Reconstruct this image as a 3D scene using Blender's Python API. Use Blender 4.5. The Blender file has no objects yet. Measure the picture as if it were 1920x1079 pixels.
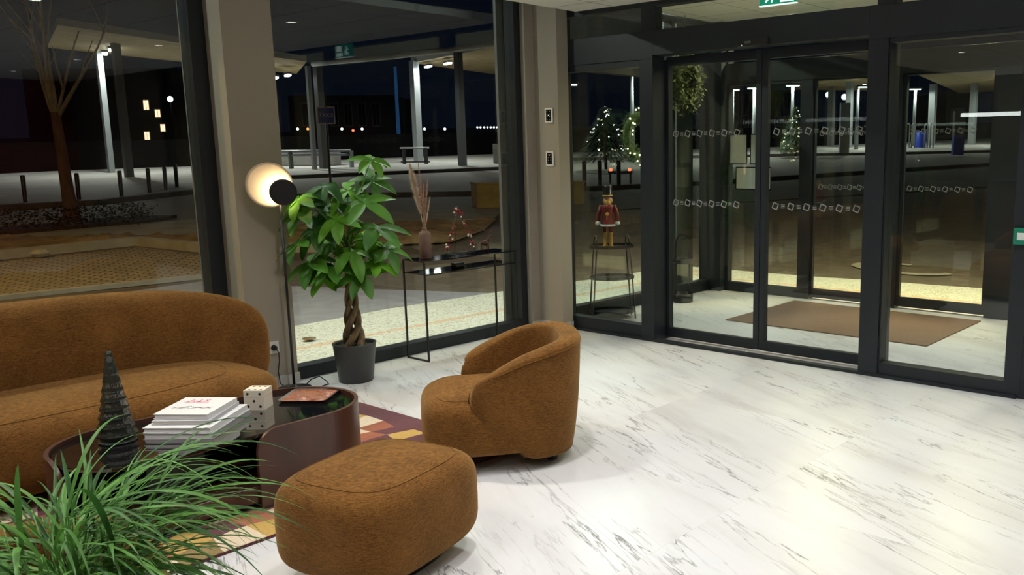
import bpy, bmesh, math, random
from math import sin, cos, pi, radians, sqrt, atan2
from mathutils import Vector, Matrix
random.seed(7)
SC = bpy.context.scene
C = SC.collection
# ---------------------------------------------------------------- camera
YAW, PITCH, ROLL, FPX = 0.674126948, 0.171826283, -0.00881942289, 1678.08
cam_d = bpy.data.cameras.new('camera')
cam = bpy.data.objects.new('camera', cam_d); C.objects.link(cam); SC.camera = cam
_f = Vector((cos(YAW)*cos(PITCH), sin(YAW)*cos(PITCH), -sin(PITCH)))
_r = Vector((sin(YAW), -cos(YAW), 0)); _u = _r.cross(_f)
_r2 = cos(ROLL)*_r + sin(ROLL)*_u; _u2 = -sin(ROLL)*_r + cos(ROLL)*_u
M = Matrix((_r2, _u2, -_f)).transposed().to_4x4(); M.translation = Vector((0, 0, 1.55))
cam.matrix_world = M
cam_d.sensor_fit = 'HORIZONTAL'; cam_d.sensor_width = 36; cam_d.lens = 36*FPX/1920
cam_d.shift_x = (960-1203.07)/1920; cam_d.shift_y = (572.85-539.5)/1920
cam_d.clip_start = 0.05; cam_d.clip_end = 400
# ---------------------------------------------------------------- world, view
w = bpy.data.worlds.new('night'); SC.world = w; w.use_nodes = True
w.node_tree.nodes['Background'].inputs[0].default_value = (0.006, 0.009, 0.02, 1)
w.node_tree.nodes['Background'].inputs[1].default_value = 0.35
SC.view_settings.view_transform = 'Standard'; SC.view_settings.look = 'None'
SC.view_settings.exposure = 0.0; SC.view_settings.gamma = 1; SC.view_settings.use_curve_mapping = False
SC.cycles.transparent_max_bounces = 32
SC.cycles.max_bounces = 8; SC.cycles.diffuse_bounces = 4; SC.cycles.glossy_bounces = 5
SC.cycles.sample_clamp_indirect = 4.0
SC.cycles.caustics_reflective = False; SC.cycles.caustics_refractive = False
DOWN_W = 5.7        # watts of each ceiling downlight
PLAZA_W = 52.0
# ---------------------------------------------------------------- helpers
MATS = {}
def nt(name):
    m = bpy.data.materials.new(name); m.use_nodes = True
    MATS[name] = m
    return m, m.node_tree.nodes, m.node_tree.links, m.node_tree.nodes['Principled BSDF']
def mat(name, col, rough=0.5, metal=0.0, emit=None, es=0.0, spec=None, coat=0.0, sheen=0.0, alpha=None, trans=0.0):
    m, N, L, b = nt(name)
    b.inputs['Base Color'].default_value = (*col, 1); b.inputs['Roughness'].default_value = rough
    b.inputs['Metallic'].default_value = metal
    if spec is not None: b.inputs['Specular IOR Level'].default_value = spec
    if emit: b.inputs['Emission Color'].default_value = (*emit, 1); b.inputs['Emission Strength'].default_value = es
    b.inputs['Coat Weight'].default_value = coat
    b.inputs['Sheen Weight'].default_value = sheen
    b.inputs['Transmission Weight'].default_value = trans
    return m
def noisy(name, c1, c2, scale=8, rough=0.6, stretch=(1, 1, 1), bump=0.0, detail=4, metal=0.0, lo=.35, hi=.65, dist=0.02, sheen=0):
    m, N, L, b = nt(name)
    tc = N.new('ShaderNodeTexCoord'); mp = N.new('ShaderNodeMapping'); mp.inputs['Scale'].default_value = stretch
    nz = N.new('ShaderNodeTexNoise'); nz.inputs['Scale'].default_value = scale; nz.inputs['Detail'].default_value = detail
    rp = N.new('ShaderNodeValToRGB')
    rp.color_ramp.elements[0].position = lo; rp.color_ramp.elements[0].color = (*c1, 1)
    rp.color_ramp.elements[1].position = hi; rp.color_ramp.elements[1].color = (*c2, 1)
    L.new(tc.outputs['Object'], mp.inputs[0]); L.new(mp.outputs[0], nz.inputs['Vector']); L.new(nz.outputs['Fac'], rp.inputs[0])
    L.new(rp.outputs[0], b.inputs['Base Color']); b.inputs['Roughness'].default_value = rough; b.inputs['Metallic'].default_value = metal
    b.inputs['Sheen Weight'].default_value = sheen
    if bump:
        bp = N.new('ShaderNodeBump'); bp.inputs['Strength'].default_value = bump; bp.inputs['Distance'].default_value = dist
        L.new(nz.outputs['Fac'], bp.inputs['Height']); L.new(bp.outputs[0], b.inputs['Normal'])
    return m
def glass_mat(name, tint=(.93, .97, .94), r0=.052):
    m = bpy.data.materials.new(name); m.use_nodes = True; N = m.node_tree.nodes; L = m.node_tree.links
    N.clear(); out = N.new('ShaderNodeOutputMaterial')
    g = N.new('ShaderNodeNewGeometry'); d = N.new('ShaderNodeVectorMath'); d.operation = 'DOT_PRODUCT'
    L.new(g.outputs['Normal'], d.inputs[0]); L.new(g.outputs['Incoming'], d.inputs[1])
    def mth(op, a, b=None):
        n = N.new('ShaderNodeMath'); n.operation = op
        for i, v in enumerate((a, b)):
            if v is None: continue
            if isinstance(v, (int, float)): n.inputs[i].default_value = v
            else: L.new(v, n.inputs[i])
        return n.outputs[0]
    a = mth('ABSOLUTE', d.outputs['Value']); s = mth('SUBTRACT', 1.0, a); p = mth('POWER', s, 5.0)
    f = mth('ADD', mth('MULTIPLY', p, 1-r0), r0)
    t = N.new('ShaderNodeBsdfTransparent'); t.inputs[0].default_value = (*tint, 1)
    gl = N.new('ShaderNodeBsdfGlossy'); gl.inputs['Roughness'].default_value = 0.0
    mx = N.new('ShaderNodeMixShader'); L.new(f, mx.inputs[0]); L.new(t.outputs[0], mx.inputs[1]); L.new(gl.outputs[0], mx.inputs[2])
    L.new(mx.outputs[0], out.inputs[0]); MATS[name] = m
    return m
def tag(o, label=None, cat=None, group=None, kind=None):
    if label: o['label'] = label
    if cat: o['category'] = cat
    if group: o['group'] = group
    if kind: o['kind'] = kind
    return o
def empty(name, loc=(0, 0, 0), rz=0.0, label=None, cat=None, group=None):
    o = bpy.data.objects.new(name, None); C.objects.link(o); o.location = loc; o.rotation_euler = (0, 0, rz)
    o.empty_display_size = .1
    return tag(o, label, cat, group)
class MB:
    def __init__(s): s.v = []; s.f = []; s.m = []; s.sm = []
    def add(s, vs, fs, mi=0, smooth=False):
        b = len(s.v); s.v += [tuple(v) for v in vs]; s.f += [tuple(i+b for i in f) for f in fs]
        s.m += [mi]*len(fs); s.sm += [smooth]*len(fs); return s
    def box(s, x0, x1, y0, y1, z0, z1, mi=0):
        vs = [(x0, y0, z0), (x1, y0, z0), (x1, y1, z0), (x0, y1, z0), (x0, y0, z1), (x1, y0, z1), (x1, y1, z1), (x0, y1, z1)]
        return s.add(vs, [(0, 3, 2, 1), (4, 5, 6, 7), (0, 1, 5, 4), (1, 2, 6, 5), (2, 3, 7, 6), (3, 0, 4, 7)], mi)
    def tube(s, pts, r, n=10, mi=0, cap=True):
        pts = [Vector(p) for p in pts]; rs = r if isinstance(r, (list, tuple)) else [r]*len(pts)
        vs = []; fs = []; prev = None
        for i, p in enumerate(pts):
            t = (pts[min(i+1, len(pts)-1)] - pts[max(i-1, 0)]).normalized()
            if prev is None: a = t.orthogonal().normalized()
            else:
                a = prev - t*prev.dot(t)
                a = a.normalized() if a.length > 1e-6 else t.orthogonal().normalized()
            prev = a; b = t.cross(a)
            for k in range(n):
                q = 2*pi*k/n; vs.append(p + (a*cos(q) + b*sin(q))*rs[i])
        for i in range(len(pts)-1):
            for k in range(n):
                fs.append((i*n+k, i*n+(k+1) % n, (i+1)*n+(k+1) % n, (i+1)*n+k))
        if cap: fs.append(tuple(range(n))[::-1]); fs.append(tuple((len(pts)-1)*n+k for k in range(n)))
        return s.add(vs, fs, mi, True)
    def lathe(s, prof, c=(0, 0, 0), n=32, mi=0, axis='z', flip=False):
        vs = []; fs = []
        for (r, z) in prof:
            for k in range(n):
                q = 2*pi*k/n
                p = (r*cos(q), r*sin(q), z)
                if axis == 'x': p = (z, r*cos(q), r*sin(q))
                if axis == 'y': p = (r*cos(q), z, r*sin(q))
                vs.append((p[0]+c[0], p[1]+c[1], p[2]+c[2]))
        for i in range(len(prof)-1):
            for k in range(n): fs.append((i*n+k, i*n+(k+1) % n, (i+1)*n+(k+1) % n, (i+1)*n+k))
        if prof[0][0] > 1e-4: fs.append(tuple(range(n))[::-1])
        if prof[-1][0] > 1e-4: fs.append(tuple((len(prof)-1)*n+k for k in range(n)))
        return s.add(vs, fs, mi, True)
    def sphere(s, c, r, n=10, mi=0, sc=(1, 1, 1)):
        vs = []; fs = []; h = n//2+1
        for i in range(h+1):
            a = -pi/2 + pi*i/h
            for k in range(n):
                q = 2*pi*k/n; vs.append((c[0]+r*sc[0]*cos(a)*cos(q), c[1]+r*sc[1]*cos(a)*sin(q), c[2]+r*sc[2]*sin(a)))
        for i in range(h):
            for k in range(n): fs.append((i*n+k, i*n+(k+1) % n, (i+1)*n+(k+1) % n, (i+1)*n+k))
        return s.add(vs, fs, mi, True)
    def prism(s, poly, z0, z1, mi=0):
        n = len(poly); a = sum(poly[i][0]*poly[(i+1) % n][1]-poly[(i+1) % n][0]*poly[i][1] for i in range(n))
        if a < 0: poly = poly[::-1]
        vs = [(x, y, z0) for x, y in poly] + [(x, y, z1) for x, y in poly]
        fs = [tuple(range(n))[::-1], tuple(range(n, 2*n))] + [(i, (i+1) % n, n+(i+1) % n, n+i) for i in range(n)]
        return s.add(vs, fs, mi)
    def build(s, name, m, parent=None, bevel=0, subd=0, smooth=None):
        me = bpy.data.meshes.new(name); me.from_pydata(s.v, [], s.f)
        ms = m if isinstance(m, (list, tuple)) else [m]
        for q in ms: me.materials.append(MATS[q] if isinstance(q, str) else q)
        for p, mi, sm in zip(me.polygons, s.m, s.sm): p.material_index = mi; p.use_smooth = sm if smooth is None else smooth
        bm = bmesh.new(); bm.from_mesh(me); bmesh.ops.remove_doubles(bm, verts=bm.verts, dist=1e-6)
        bmesh.ops.recalc_face_normals(bm, faces=bm.faces); bm.to_mesh(me); bm.free()
        o = bpy.data.objects.new(name, me); C.objects.link(o)
        if parent: o.parent = parent
        if bevel:
            b = o.modifiers.new('bevel', 'BEVEL'); b.width = bevel; b.segments = 3; b.limit_method = 'ANGLE'; b.angle_limit = radians(40)
        if subd:
            u = o.modifiers.new('subdivision', 'SUBSURF'); u.levels = subd; u.render_levels = subd
        return o
def box(name, m, x0, x1, y0, y1, z0, z1, parent=None, bevel=0):
    return MB().box(x0, x1, y0, y1, z0, z1).build(name, m, parent, bevel)
def struct(o): o['kind'] = 'structure'; return o
def spow(v, e): return math.copysign(abs(v)**e, v)
def superq(a, b, c, n, m, c0=(0, 0, 0), plane='xy', U=72, V=28):
    """rounded block: outline exponent n in the given plane, exponent m across it"""
    vs = []; fs = []
    for i in range(V+1):
        eta = -pi/2 + pi*i/V
        r = abs(cos(eta))**(2/m); h = spow(sin(eta), 2/m)
        for k in range(U):
            w = 2*pi*k/U; p = spow(cos(w), 2/n)*r; q = spow(sin(w), 2/n)*r
            if plane == 'xy': v = (a*p, b*q, c*h)
            else: v = (a*p, b*h, c*q)
            vs.append((v[0]+c0[0], v[1]+c0[1], v[2]+c0[2]))
    for i in range(V):
        for k in range(U): fs.append((i*U+k, i*U+(k+1) % U, (i+1)*U+(k+1) % U, (i+1)*U+k))
    return MB().add(vs, fs, 0, True)
def seam_on(a, b, c, n, m, c0, eta, r=.003):
    e = radians(eta); k = cos(e)**(2/m); h = sin(e)**(2/m)
    pts = [(c0[0]+a*k*spow(cos(2*pi*i/120), 2/n), c0[1]+b*k*spow(sin(2*pi*i/120), 2/n), c0[2]+c*h) for i in range(121)]
    return MB().tube(pts, r, 6, cap=False)
def seam_ring(a, b, n, z, r=.0035, grow=1.0):
    pts = [(a*grow*spow(cos(2*pi*k/96), 2/n), b*grow*spow(sin(2*pi*k/96), 2/n), z) for k in range(97)]
    return MB().tube(pts, r, 6, cap=False)
def area(name, loc, power, size, col=(1, 1, 1), rot=(0, 0, 0), shape='DISK', sy=None, parent=None, spread=None):
    l = bpy.data.lights.new(name, 'AREA'); l.energy = power; l.size = size; l.shape = shape; l.color = col
    if sy: l.size_y = sy
    if spread: l.spread = spread
    o = bpy.data.objects.new(name, l); C.objects.link(o); o.location = loc; o.rotation_euler = rot
    if parent: o.parent = parent
    return o
def copy_tree(o, parent=None, deep=True):
    c = o.copy(); C.objects.link(c)
    if parent: c.parent = parent
    if deep:
        for ch in list(o.children): copy_tree(ch, c)
    return c
FH = (cos(YAW), sin(YAW))
def ground(x, y):                                   # the street is level, then climbs gently away from the building
    return max(0.0, .04*(x*FH[0]+y*FH[1]-11.0))
def ground_poly(name, m, poly, lift, thick=.0, label=None, cat=None, kind='structure'):
    bm = bmesh.new(); vs = [bm.verts.new((x, y, 0)) for x, y in poly]; bm.faces.new(vs)
    if bm.faces[:][0].calc_area() > 0:
        bmesh.ops.bisect_plane(bm, geom=bm.verts[:]+bm.edges[:]+bm.faces[:], plane_co=(11*FH[0], 11*FH[1], 0), plane_no=(FH[0], FH[1], 0))
    if thick:
        r = bmesh.ops.extrude_face_region(bm, geom=bm.faces[:])
        up = [g for g in r['geom'] if isinstance(g, bmesh.types.BMVert)]
    else: up = bm.verts[:]
    ups = set(up)
    for v in bm.verts: v.co.z = ground(v.co.x, v.co.y) + (lift if v in ups else lift-thick)
    bmesh.ops.recalc_face_normals(bm, faces=bm.faces)
    if not thick:
        for f in bm.faces:
            if f.normal.z < 0: f.normal_flip()
    me = bpy.data.meshes.new(name); bm.to_mesh(me); bm.free(); me.materials.append(MATS[m])
    o = bpy.data.objects.new(name, me); C.objects.link(o); tag(o, label, cat, None, kind)
    return o
# ---------------------------------------------------------------- materials
mat('frame_dark', (.0145, .019, .024), .42, 0.0, spec=.35)
mat('black_metal', (.008, .008, .009), .4, .0)
mat('black_rubber', (.012, .012, .012), .8)
mat('white_plastic', (.75, .75, .75), .35)
mat('black_gloss', (.006, .006, .007), .03, 0, coat=1.0, spec=.8)
mat('screen_black', (.01, .01, .012), .15)
mat('warm_icon', (.8, .8, .8), .5, emit=(.9, .95, 1), es=.7)
mat('red_icon', (.6, .1, .1), .5, emit=(1, .3, .2), es=1.0)
mat('grey_clad', (.10, .105, .11), .5)
mat('plaster', (.34, .30, .25), .85)
mat('skirting', (.55, .54, .51), .5)
mat('black_wall', (.004, .004, .004), 1.0, spec=0.0)
mat('dark_void', (.012, .012, .013), .9)
mat('pot_dark', (.028, .028, .03), .45)
mat('soil', (.03, .018, .01), .95)
mat('bulb', (1, 1, 1), .5, emit=(1, .96, .9), es=14)
mat('lamp_source', (1, 1, 1), .5, emit=(1, .78, .48), es=42)
mat('lamp_disc', (.85, .70, .50), .5, 0, sheen=0)
mat('fairy', (1, 1, 1), .5, emit=(1, .85, .5), es=12)
mat('tube_white', (1, 1, 1), .5, emit=(.93, .97, 1), es=28)
mat('linear_white', (1, 1, 1), .5, emit=(.95, 1, .98), es=9)
mat('window_lit', (.9, .5, .3), .5, emit=(1, .60, .40), es=2.0)
mat('distant_white', (1, 1, 1), .5, emit=(.9, .95, 1), es=3)
mat('distant_orange', (1, .5, .2), .5, emit=(1, .35, .1), es=2)
mat('distant_red', (1, .1, .05), .5, emit=(1, .12, .05), es=4)
mat('decal', (.30, .31, .31), .7)
mat('paper', (.62, .66, .62), .8)
mat('mirror', (.5, .55, .52), .06, .9)
mat('red_wall', (.16, .02, .015), .8)
mat('dark_wall', (.14, .125, .105), .8)
mat('counter', (.16, .075, .03), .5)
mat('green_sign', (.0, .22, .13), .5, emit=(.0, .40, .24), es=.35)
mat('release_green', (.0, .20, .12), .4); mat('release_white', (.8, .85, .82), .4)
mat('sign_white', (.9, .9, .9), .5, emit=(.8, 1, .9), es=1.0)
mat('taxi_blue', (.02, .06, .50), .4)
mat('taxi_white', (.9, .9, .95), .4)
mat('galv', (.26, .28, .29), .45, .2)
mat('dark_steel', (.07, .07, .075), .5)
mat('dim_blue', (.05, .2, .6), .5, emit=(.06, .22, .55), es=.16)
mat('sky_glow', (.02, .04, .12), .8, emit=(.02, .045, .12), es=.22)
mat('facade_dark', (.07, .06, .05), .9)
mat('facade_frame', (.22, .22, .22), .8)
mat('facade_glass', (.01, .01, .012), .25)
noisy('canopy_under', (.40, .30, .15), (.50, .39, .21), 3, .7)
mat('canopy_edge', (.55, .55, .53), .6)
noisy('bark', (.07, .035, .022), (.12, .06, .04), 14, .9, (1, 1, .25), .5)
noisy('bark_wet', (.16, .14, .11), (.26, .23, .19), 20, .85, (1, 1, .3), .6)
noisy('trunk_braid', (.07, .045, .02), (.20, .14, .07), 40, .8, (1, 1, .3), .5, dist=.004)
noisy('asphalt', (.17, .16, .14), (.22, .205, .18), 30, .8, lo=.3, hi=.7, bump=.15)
noisy('asphalt_brown', (.10, .075, .055), (.14, .11, .08), 6, .7)
noisy('pavers_grey', (.24, .23, .26), (.30, .29, .31), 5, .5)
noisy('concrete', (.27, .25, .21), (.36, .34, .29), 2, .85)
noisy('plaza_pale', (.30, .29, .27), (.38, .37, .35), .8, .85)
noisy('kerb', (.05, .045, .04), (.08, .07, .06), 4, .8)
noisy('kerb_stone', (.33, .29, .22), (.42, .38, .30), 4, .8)
noisy('dirt', (.16, .10, .05), (.30, .20, .10), 2.4, .95, bump=.9, dist=.12)
noisy('hedge_leaf', (.012, .018, .005), (.035, .028, .010), 12, .95).node_tree.nodes['Principled BSDF'].inputs['Specular IOR Level'].default_value = .0
noisy('timber_yellow', (.26, .17, .04), (.36, .25, .07), 5, .6)
noisy('planter', (.18, .17, .16), (.24, .23, .21), 3, .8)
noisy('walnut', (.042, .017, .011), (.080, .033, .022), 5, .32, (1, 1, .25), .05, detail=8)
noisy('door_mat', (.115, .062, .033), (.165, .095, .052), 60, .95, bump=.3, dist=.003)
noisy('vase_clay', (.13, .075, .055), (.18, .11, .085), 12, .75)
noisy('pampas_pale', (.62, .48, .38), (.80, .66, .54), 60, .95)
noisy('pampas_pink', (.55, .33, .24), (.72, .47, .36), 60, .95)
noisy('fir', (.035, .07, .02), (.10, .16, .05), 40, .9)
noisy('mistletoe', (.06, .09, .025), (.15, .18, .06), 40, .8)
mat('berry', (.25, .01, .015), .3)
mat('berry_white', (.8, .7, .65), .4)
mat('nut_red', (.17, .01, .014), .6); mat('nut_black', (.01, .01, .012), .25); mat('nut_gold', (.55, .30, .06), .45)
mat('nut_skin', (.55, .30, .2), .6); mat('nut_white', (.7, .7, .7), .8)
mat('dice_bone', (.74, .68, .56), .4); mat('dice_dot', (.015, .012, .01), .4)
mat('tray_rim', (.10, .07, .06), .35, .3)
mat('book_white', (.78, .78, .78), .35); mat('book_grey', (.45, .45, .47), .5); mat('pages', (.72, .70, .68), .8)
mat('book_ink', (.08, .08, .08), .6); mat('book_pink', (.8, .18, .32), .6); mat('book_silver', (.62, .62, .64), .3, .5)
mat('bone_glass', (.10, .12, .11), .05, 0, trans=.55, spec=.8)
mat('tree_glass', (.05, .065, .055), .07, 0, trans=.6, spec=1.0, coat=.5)
mat('copper_pipe', (.3, .2, .1), .5, .6)
glass_mat('glass'); glass_mat('glass_vest', (.90, .94, .90))

def rib(name, c1, c2):            # chenille upholstery with fine horizontal cording
    m, N, L, b = nt(name)
    tc = N.new('ShaderNodeTexCoord')
    n1 = N.new('ShaderNodeTexNoise'); n1.inputs['Scale'].default_value = 6; n1.inputs['Detail'].default_value = 5
    mp = N.new('ShaderNodeMapping'); mp.inputs['Scale'].default_value = (22, 22, 240)
    n2 = N.new('ShaderNodeTexNoise'); n2.inputs['Scale'].default_value = 2.2; n2.inputs['Detail'].default_value = 3
    L.new(tc.outputs['Object'], n1.inputs[0]); L.new(tc.outputs['Object'], mp.inputs[0]); L.new(mp.outputs[0], n2.inputs[0])
    n3 = N.new('ShaderNodeTexNoise'); n3.inputs['Scale'].default_value = 220; n3.inputs['Detail'].default_value = 2
    L.new(tc.outputs['Object'], n3.inputs[0])
    rp = N.new('ShaderNodeValToRGB')
    rp.color_ramp.elements[0].position = .36; rp.color_ramp.elements[0].color = (*c1, 1)
    rp.color_ramp.elements[1].position = .66; rp.color_ramp.elements[1].color = (*c2, 1)
    a = N.new('ShaderNodeMath'); a.operation = 'MULTIPLY_ADD'; a.inputs[1].default_value = .50
    a2 = N.new('ShaderNodeMath'); a2.operation = 'MULTIPLY_ADD'; a2.inputs[1].default_value = .22
    a3 = N.new('ShaderNodeMath'); a3.operation = 'MULTIPLY'; a3.inputs[1].default_value = .28
    L.new(n3.outputs[0], a3.inputs[0]); L.new(n1.outputs[0], a2.inputs[0]); L.new(a3.outputs[0], a2.inputs[2])
    L.new(n2.outputs[0], a.inputs[0]); L.new(a2.outputs[0], a.inputs[2]); L.new(a.outputs[0], rp.inputs[0])
    L.new(rp.outputs[0], b.inputs['Base Color']); b.inputs['Roughness'].default_value = .95
    b.inputs['Sheen Weight'].default_value = .35; b.inputs['Sheen Roughness'].default_value = .4
    b.inputs['Sheen Tint'].default_value = (1, .65, .3, 1); b.inputs['Specular IOR Level'].default_value = .1
    bp = N.new('ShaderNodeBump'); bp.inputs['Strength'].default_value = .7; bp.inputs['Distance'].default_value = .006
    L.new(a.outputs[0], bp.inputs['Height']); L.new(bp.outputs[0], b.inputs['Normal'])
rib('chenille', (.058, .023, .0055), (.235, .108, .026))

def marble():
    m, N, L, b = nt('marble')
    def new(t, **k):
        n = N.new(t)
        for a, v in k.items(): setattr(n, a, v)
        return n
    def mth(op, a, b_=None, c=None):
        n = N.new('ShaderNodeMath'); n.operation = op
        for i, v in enumerate((a, b_, c)):
            if v is None: continue
            if isinstance(v, (int, float)): n.inputs[i].default_value = v
            else: L.new(v, n.inputs[i])
        return n.outputs[0]
    tc = new('ShaderNodeTexCoord'); sp = new('ShaderNodeSeparateXYZ'); L.new(tc.outputs['Object'], sp.inputs[0])
    X, Y = sp.outputs[0], sp.outputs[1]
    TX, TY = 1.2, 1.2
    tx = mth('DIVIDE', mth('ADD', X, .35), TX); ty = mth('DIVIDE', mth('ADD', Y, .38), TY)
    ix = mth('FLOOR', tx); iy = mth('FLOOR', ty)
    wn = new('ShaderNodeTexWhiteNoise', noise_dimensions='2D'); cb = new('ShaderNodeCombineXYZ'); L.new(ix, cb.inputs[0]); L.new(iy, cb.inputs[1]); L.new(cb.outputs[0], wn.inputs['Vector'])
    tid = mth('MULTIPLY', wn.outputs['Value'], 40.0)
    a = radians(66)                                 # vein direction in the floor plane
    U = mth('ADD', mth('MULTIPLY', X, cos(a)), mth('MULTIPLY', Y, sin(a)))
    V = mth('ADD', mth('MULTIPLY', X, -sin(a)), mth('MULTIPLY', Y, cos(a)))
    def noise(su, sv, detail, rough, dist, off):
        c = new('ShaderNodeCombineXYZ'); L.new(mth('MULTIPLY', U, su), c.inputs[0]); L.new(mth('MULTIPLY', V, sv), c.inputs[1])
        n = new('ShaderNodeTexNoise', noise_dimensions='4D'); n.inputs['Scale'].default_value = 1
        n.inputs['Detail'].default_value = detail; n.inputs['Roughness'].default_value = rough; n.inputs['Distortion'].default_value = dist
        L.new(c.outputs[0], n.inputs['Vector']); L.new(mth('ADD', tid, off), n.inputs['W']); return n.outputs['Fac']
    def line(n, wdt):
        return mth('SUBTRACT', 1.0, mth('MINIMUM', mth('DIVIDE', mth('ABSOLUTE', mth('SUBTRACT', n, .5)), wdt), 1.0))
    v1 = line(noise(.36, 3.0, 7, .56, .2, 0), .0055)
    mk1 = mth('MULTIPLY', mth('SUBTRACT', noise(.7, 2.0, 3, .5, 0, 9), .44), 8.0)
    mk1 = mth('MINIMUM', mth('MAXIMUM', mk1, 0.0), 1.0)
    dark = mth('MULTIPLY', v1, mk1)
    v2 = line(noise(.5, 6.5, 6, .58, .2, 17), .011)
    mk2 = mth('MINIMUM', mth('MAXIMUM', mth('MULTIPLY', mth('SUBTRACT', noise(.8, 2.6, 2, .5, 0, 23), .44), 6.0), 0.0), 1.0)
    fine = mth('MULTIPLY', mth('MULTIPLY', v2, mk2), .5)
    soft = noise(.5, 3.2, 6, .6, .4, 31)
    rp = new('ShaderNodeValToRGB'); e = rp.color_ramp.elements
    e[0].position = .34; e[0].color = (.50, .49, .485, 1); e[1].position = .58; e[1].color = (.635, .637, .642, 1)
    x = e.new(.45); x.color = (.595, .59, .588, 1)
    L.new(soft, rp.inputs[0])
    m1 = new('ShaderNodeMix', data_type='RGBA'); L.new(mth('MAXIMUM', dark, fine), m1.inputs['Factor'])
    L.new(rp.outputs[0], m1.inputs['A']); m1.inputs['B'].default_value = (.13, .12, .115, 1)
    # joints
    fx = mth('FRACT', tx); fy = mth('FRACT', ty)
    gx = mth('MINIMUM', fx, mth('SUBTRACT', 1.0, fx)); gy = mth('MINIMUM', fy, mth('SUBTRACT', 1.0, fy))
    g = mth('LESS_THAN', mth('MINIMUM', gx, gy), .0012)
    m2 = new('ShaderNodeMix', data_type='RGBA'); L.new(mth('MULTIPLY', g, .55), m2.inputs['Factor']); L.new(m1.outputs['Result'], m2.inputs['A'])
    m2.inputs['B'].default_value = (.50, .49, .47, 1)
    L.new(m2.outputs['Result'], b.inputs['Base Color']); b.inputs['Roughness'].default_value = .34; b.inputs['Specular IOR Level'].default_value = .4
marble()

def terrazzo():
    m, N, L, b = nt('terrazzo')
    tc = N.new('ShaderNodeTexCoord'); v = N.new('ShaderNodeTexVoronoi'); v.inputs['Scale'].default_value = 70
    L.new(tc.outputs['Object'], v.inputs['Vector'])
    rp = N.new('ShaderNodeValToRGB'); rp.color_ramp.interpolation = 'CONSTANT'
    e = rp.color_ramp.elements; e[0].position = 0; e[0].color = (.34, .33, .25, 1); e[1].position = .12; e[1].color = (.60, .60, .53, 1)
    x = e.new(.55); x.color = (.68, .68, .61, 1); y = e.new(.86); y.color = (.55, .50, .38, 1)
    sc = N.new('ShaderNodeSeparateColor'); L.new(v.outputs['Color'], sc.inputs[0]); L.new(sc.outputs[0], rp.inputs[0])
    sp = N.new('ShaderNodeSeparateXYZ'); L.new(tc.outputs['Object'], sp.inputs[0])
    n = N.new('ShaderNodeTexNoise'); n.inputs['Scale'].default_value = 30; L.new(tc.outputs['Object'], n.inputs['Vector'])
    def mth(op, a, b_=None):
        q = N.new('ShaderNodeMath'); q.operation = op
        for i, t in enumerate((a, b_)):
            if t is None: continue
            if isinstance(t, (int, float)): q.inputs[i].default_value = t
            else: L.new(t, q.inputs[i])
        return q.outputs[0]
    def band(coord, c, wd):
        d = mth('ABSOLUTE', mth('SUBTRACT', coord, c)); d = mth('ADD', d, mth('MULTIPLY', mth('SUBTRACT', n.outputs['Fac'], .5), .16))
        return mth('LESS_THAN', d, wd)
    f = mth('MULTIPLY', mth('MAXIMUM', band(sp.outputs[1], 6.6, .045), band(sp.outputs[0], 9.15, .045)), .55)
    mx = N.new('ShaderNodeMix'); mx.data_type = 'RGBA'; L.new(f, mx.inputs['Factor']); L.new(rp.outputs[0], mx.inputs['A']); mx.inputs['B'].default_value = (.62, .30, .12, 1)
    L.new(mx.outputs['Result'], b.inputs['Base Color']); b.inputs['Roughness'].default_value = .8
terrazzo()

def brickpave():
    m, N, L, b = nt('brick_pavers')
    tc = N.new('ShaderNodeTexCoord'); mp = N.new('ShaderNodeMapping'); mp.inputs['Rotation'].default_value = (0, 0, radians(38))
    br = N.new('ShaderNodeTexBrick'); br.inputs['Scale'].default_value = 2.6; br.inputs['Mortar Size'].default_value = .035
    br.inputs['Color1'].default_value = (.42, .33, .19, 1); br.inputs['Color2'].default_value = (.34, .26, .15, 1); br.inputs['Mortar'].default_value = (.08, .06, .04, 1)
    L.new(tc.outputs['Object'], mp.inputs[0]); L.new(mp.outputs[0], br.inputs['Vector']); L.new(br.outputs['Color'], b.inputs['Base Color'])
    b.inputs['Roughness'].default_value = .85
brickpave()

def ceiling_mat():
    m, N, L, b = nt('ceiling_tile')
    tc = N.new('ShaderNodeTexCoord'); br = N.new('ShaderNodeTexBrick'); br.offset = 0; br.inputs['Scale'].default_value = 1.0
    br.inputs['Brick Width'].default_value = .6; br.inputs['Row Height'].default_value = .6; br.inputs['Mortar Size'].default_value = .006
    br.inputs['Color1'].default_value = (.88, .87, .82, 1); br.inputs['Color2'].default_value = (.88, .87, .82, 1); br.inputs['Mortar'].default_value = (.36, .34, .30, 1)
    L.new(tc.outputs['Object'], br.inputs['Vector']); L.new(br.outputs['Color'], b.inputs['Base Color']); b.inputs['Roughness'].default_value = .95
ceiling_mat()

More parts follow.
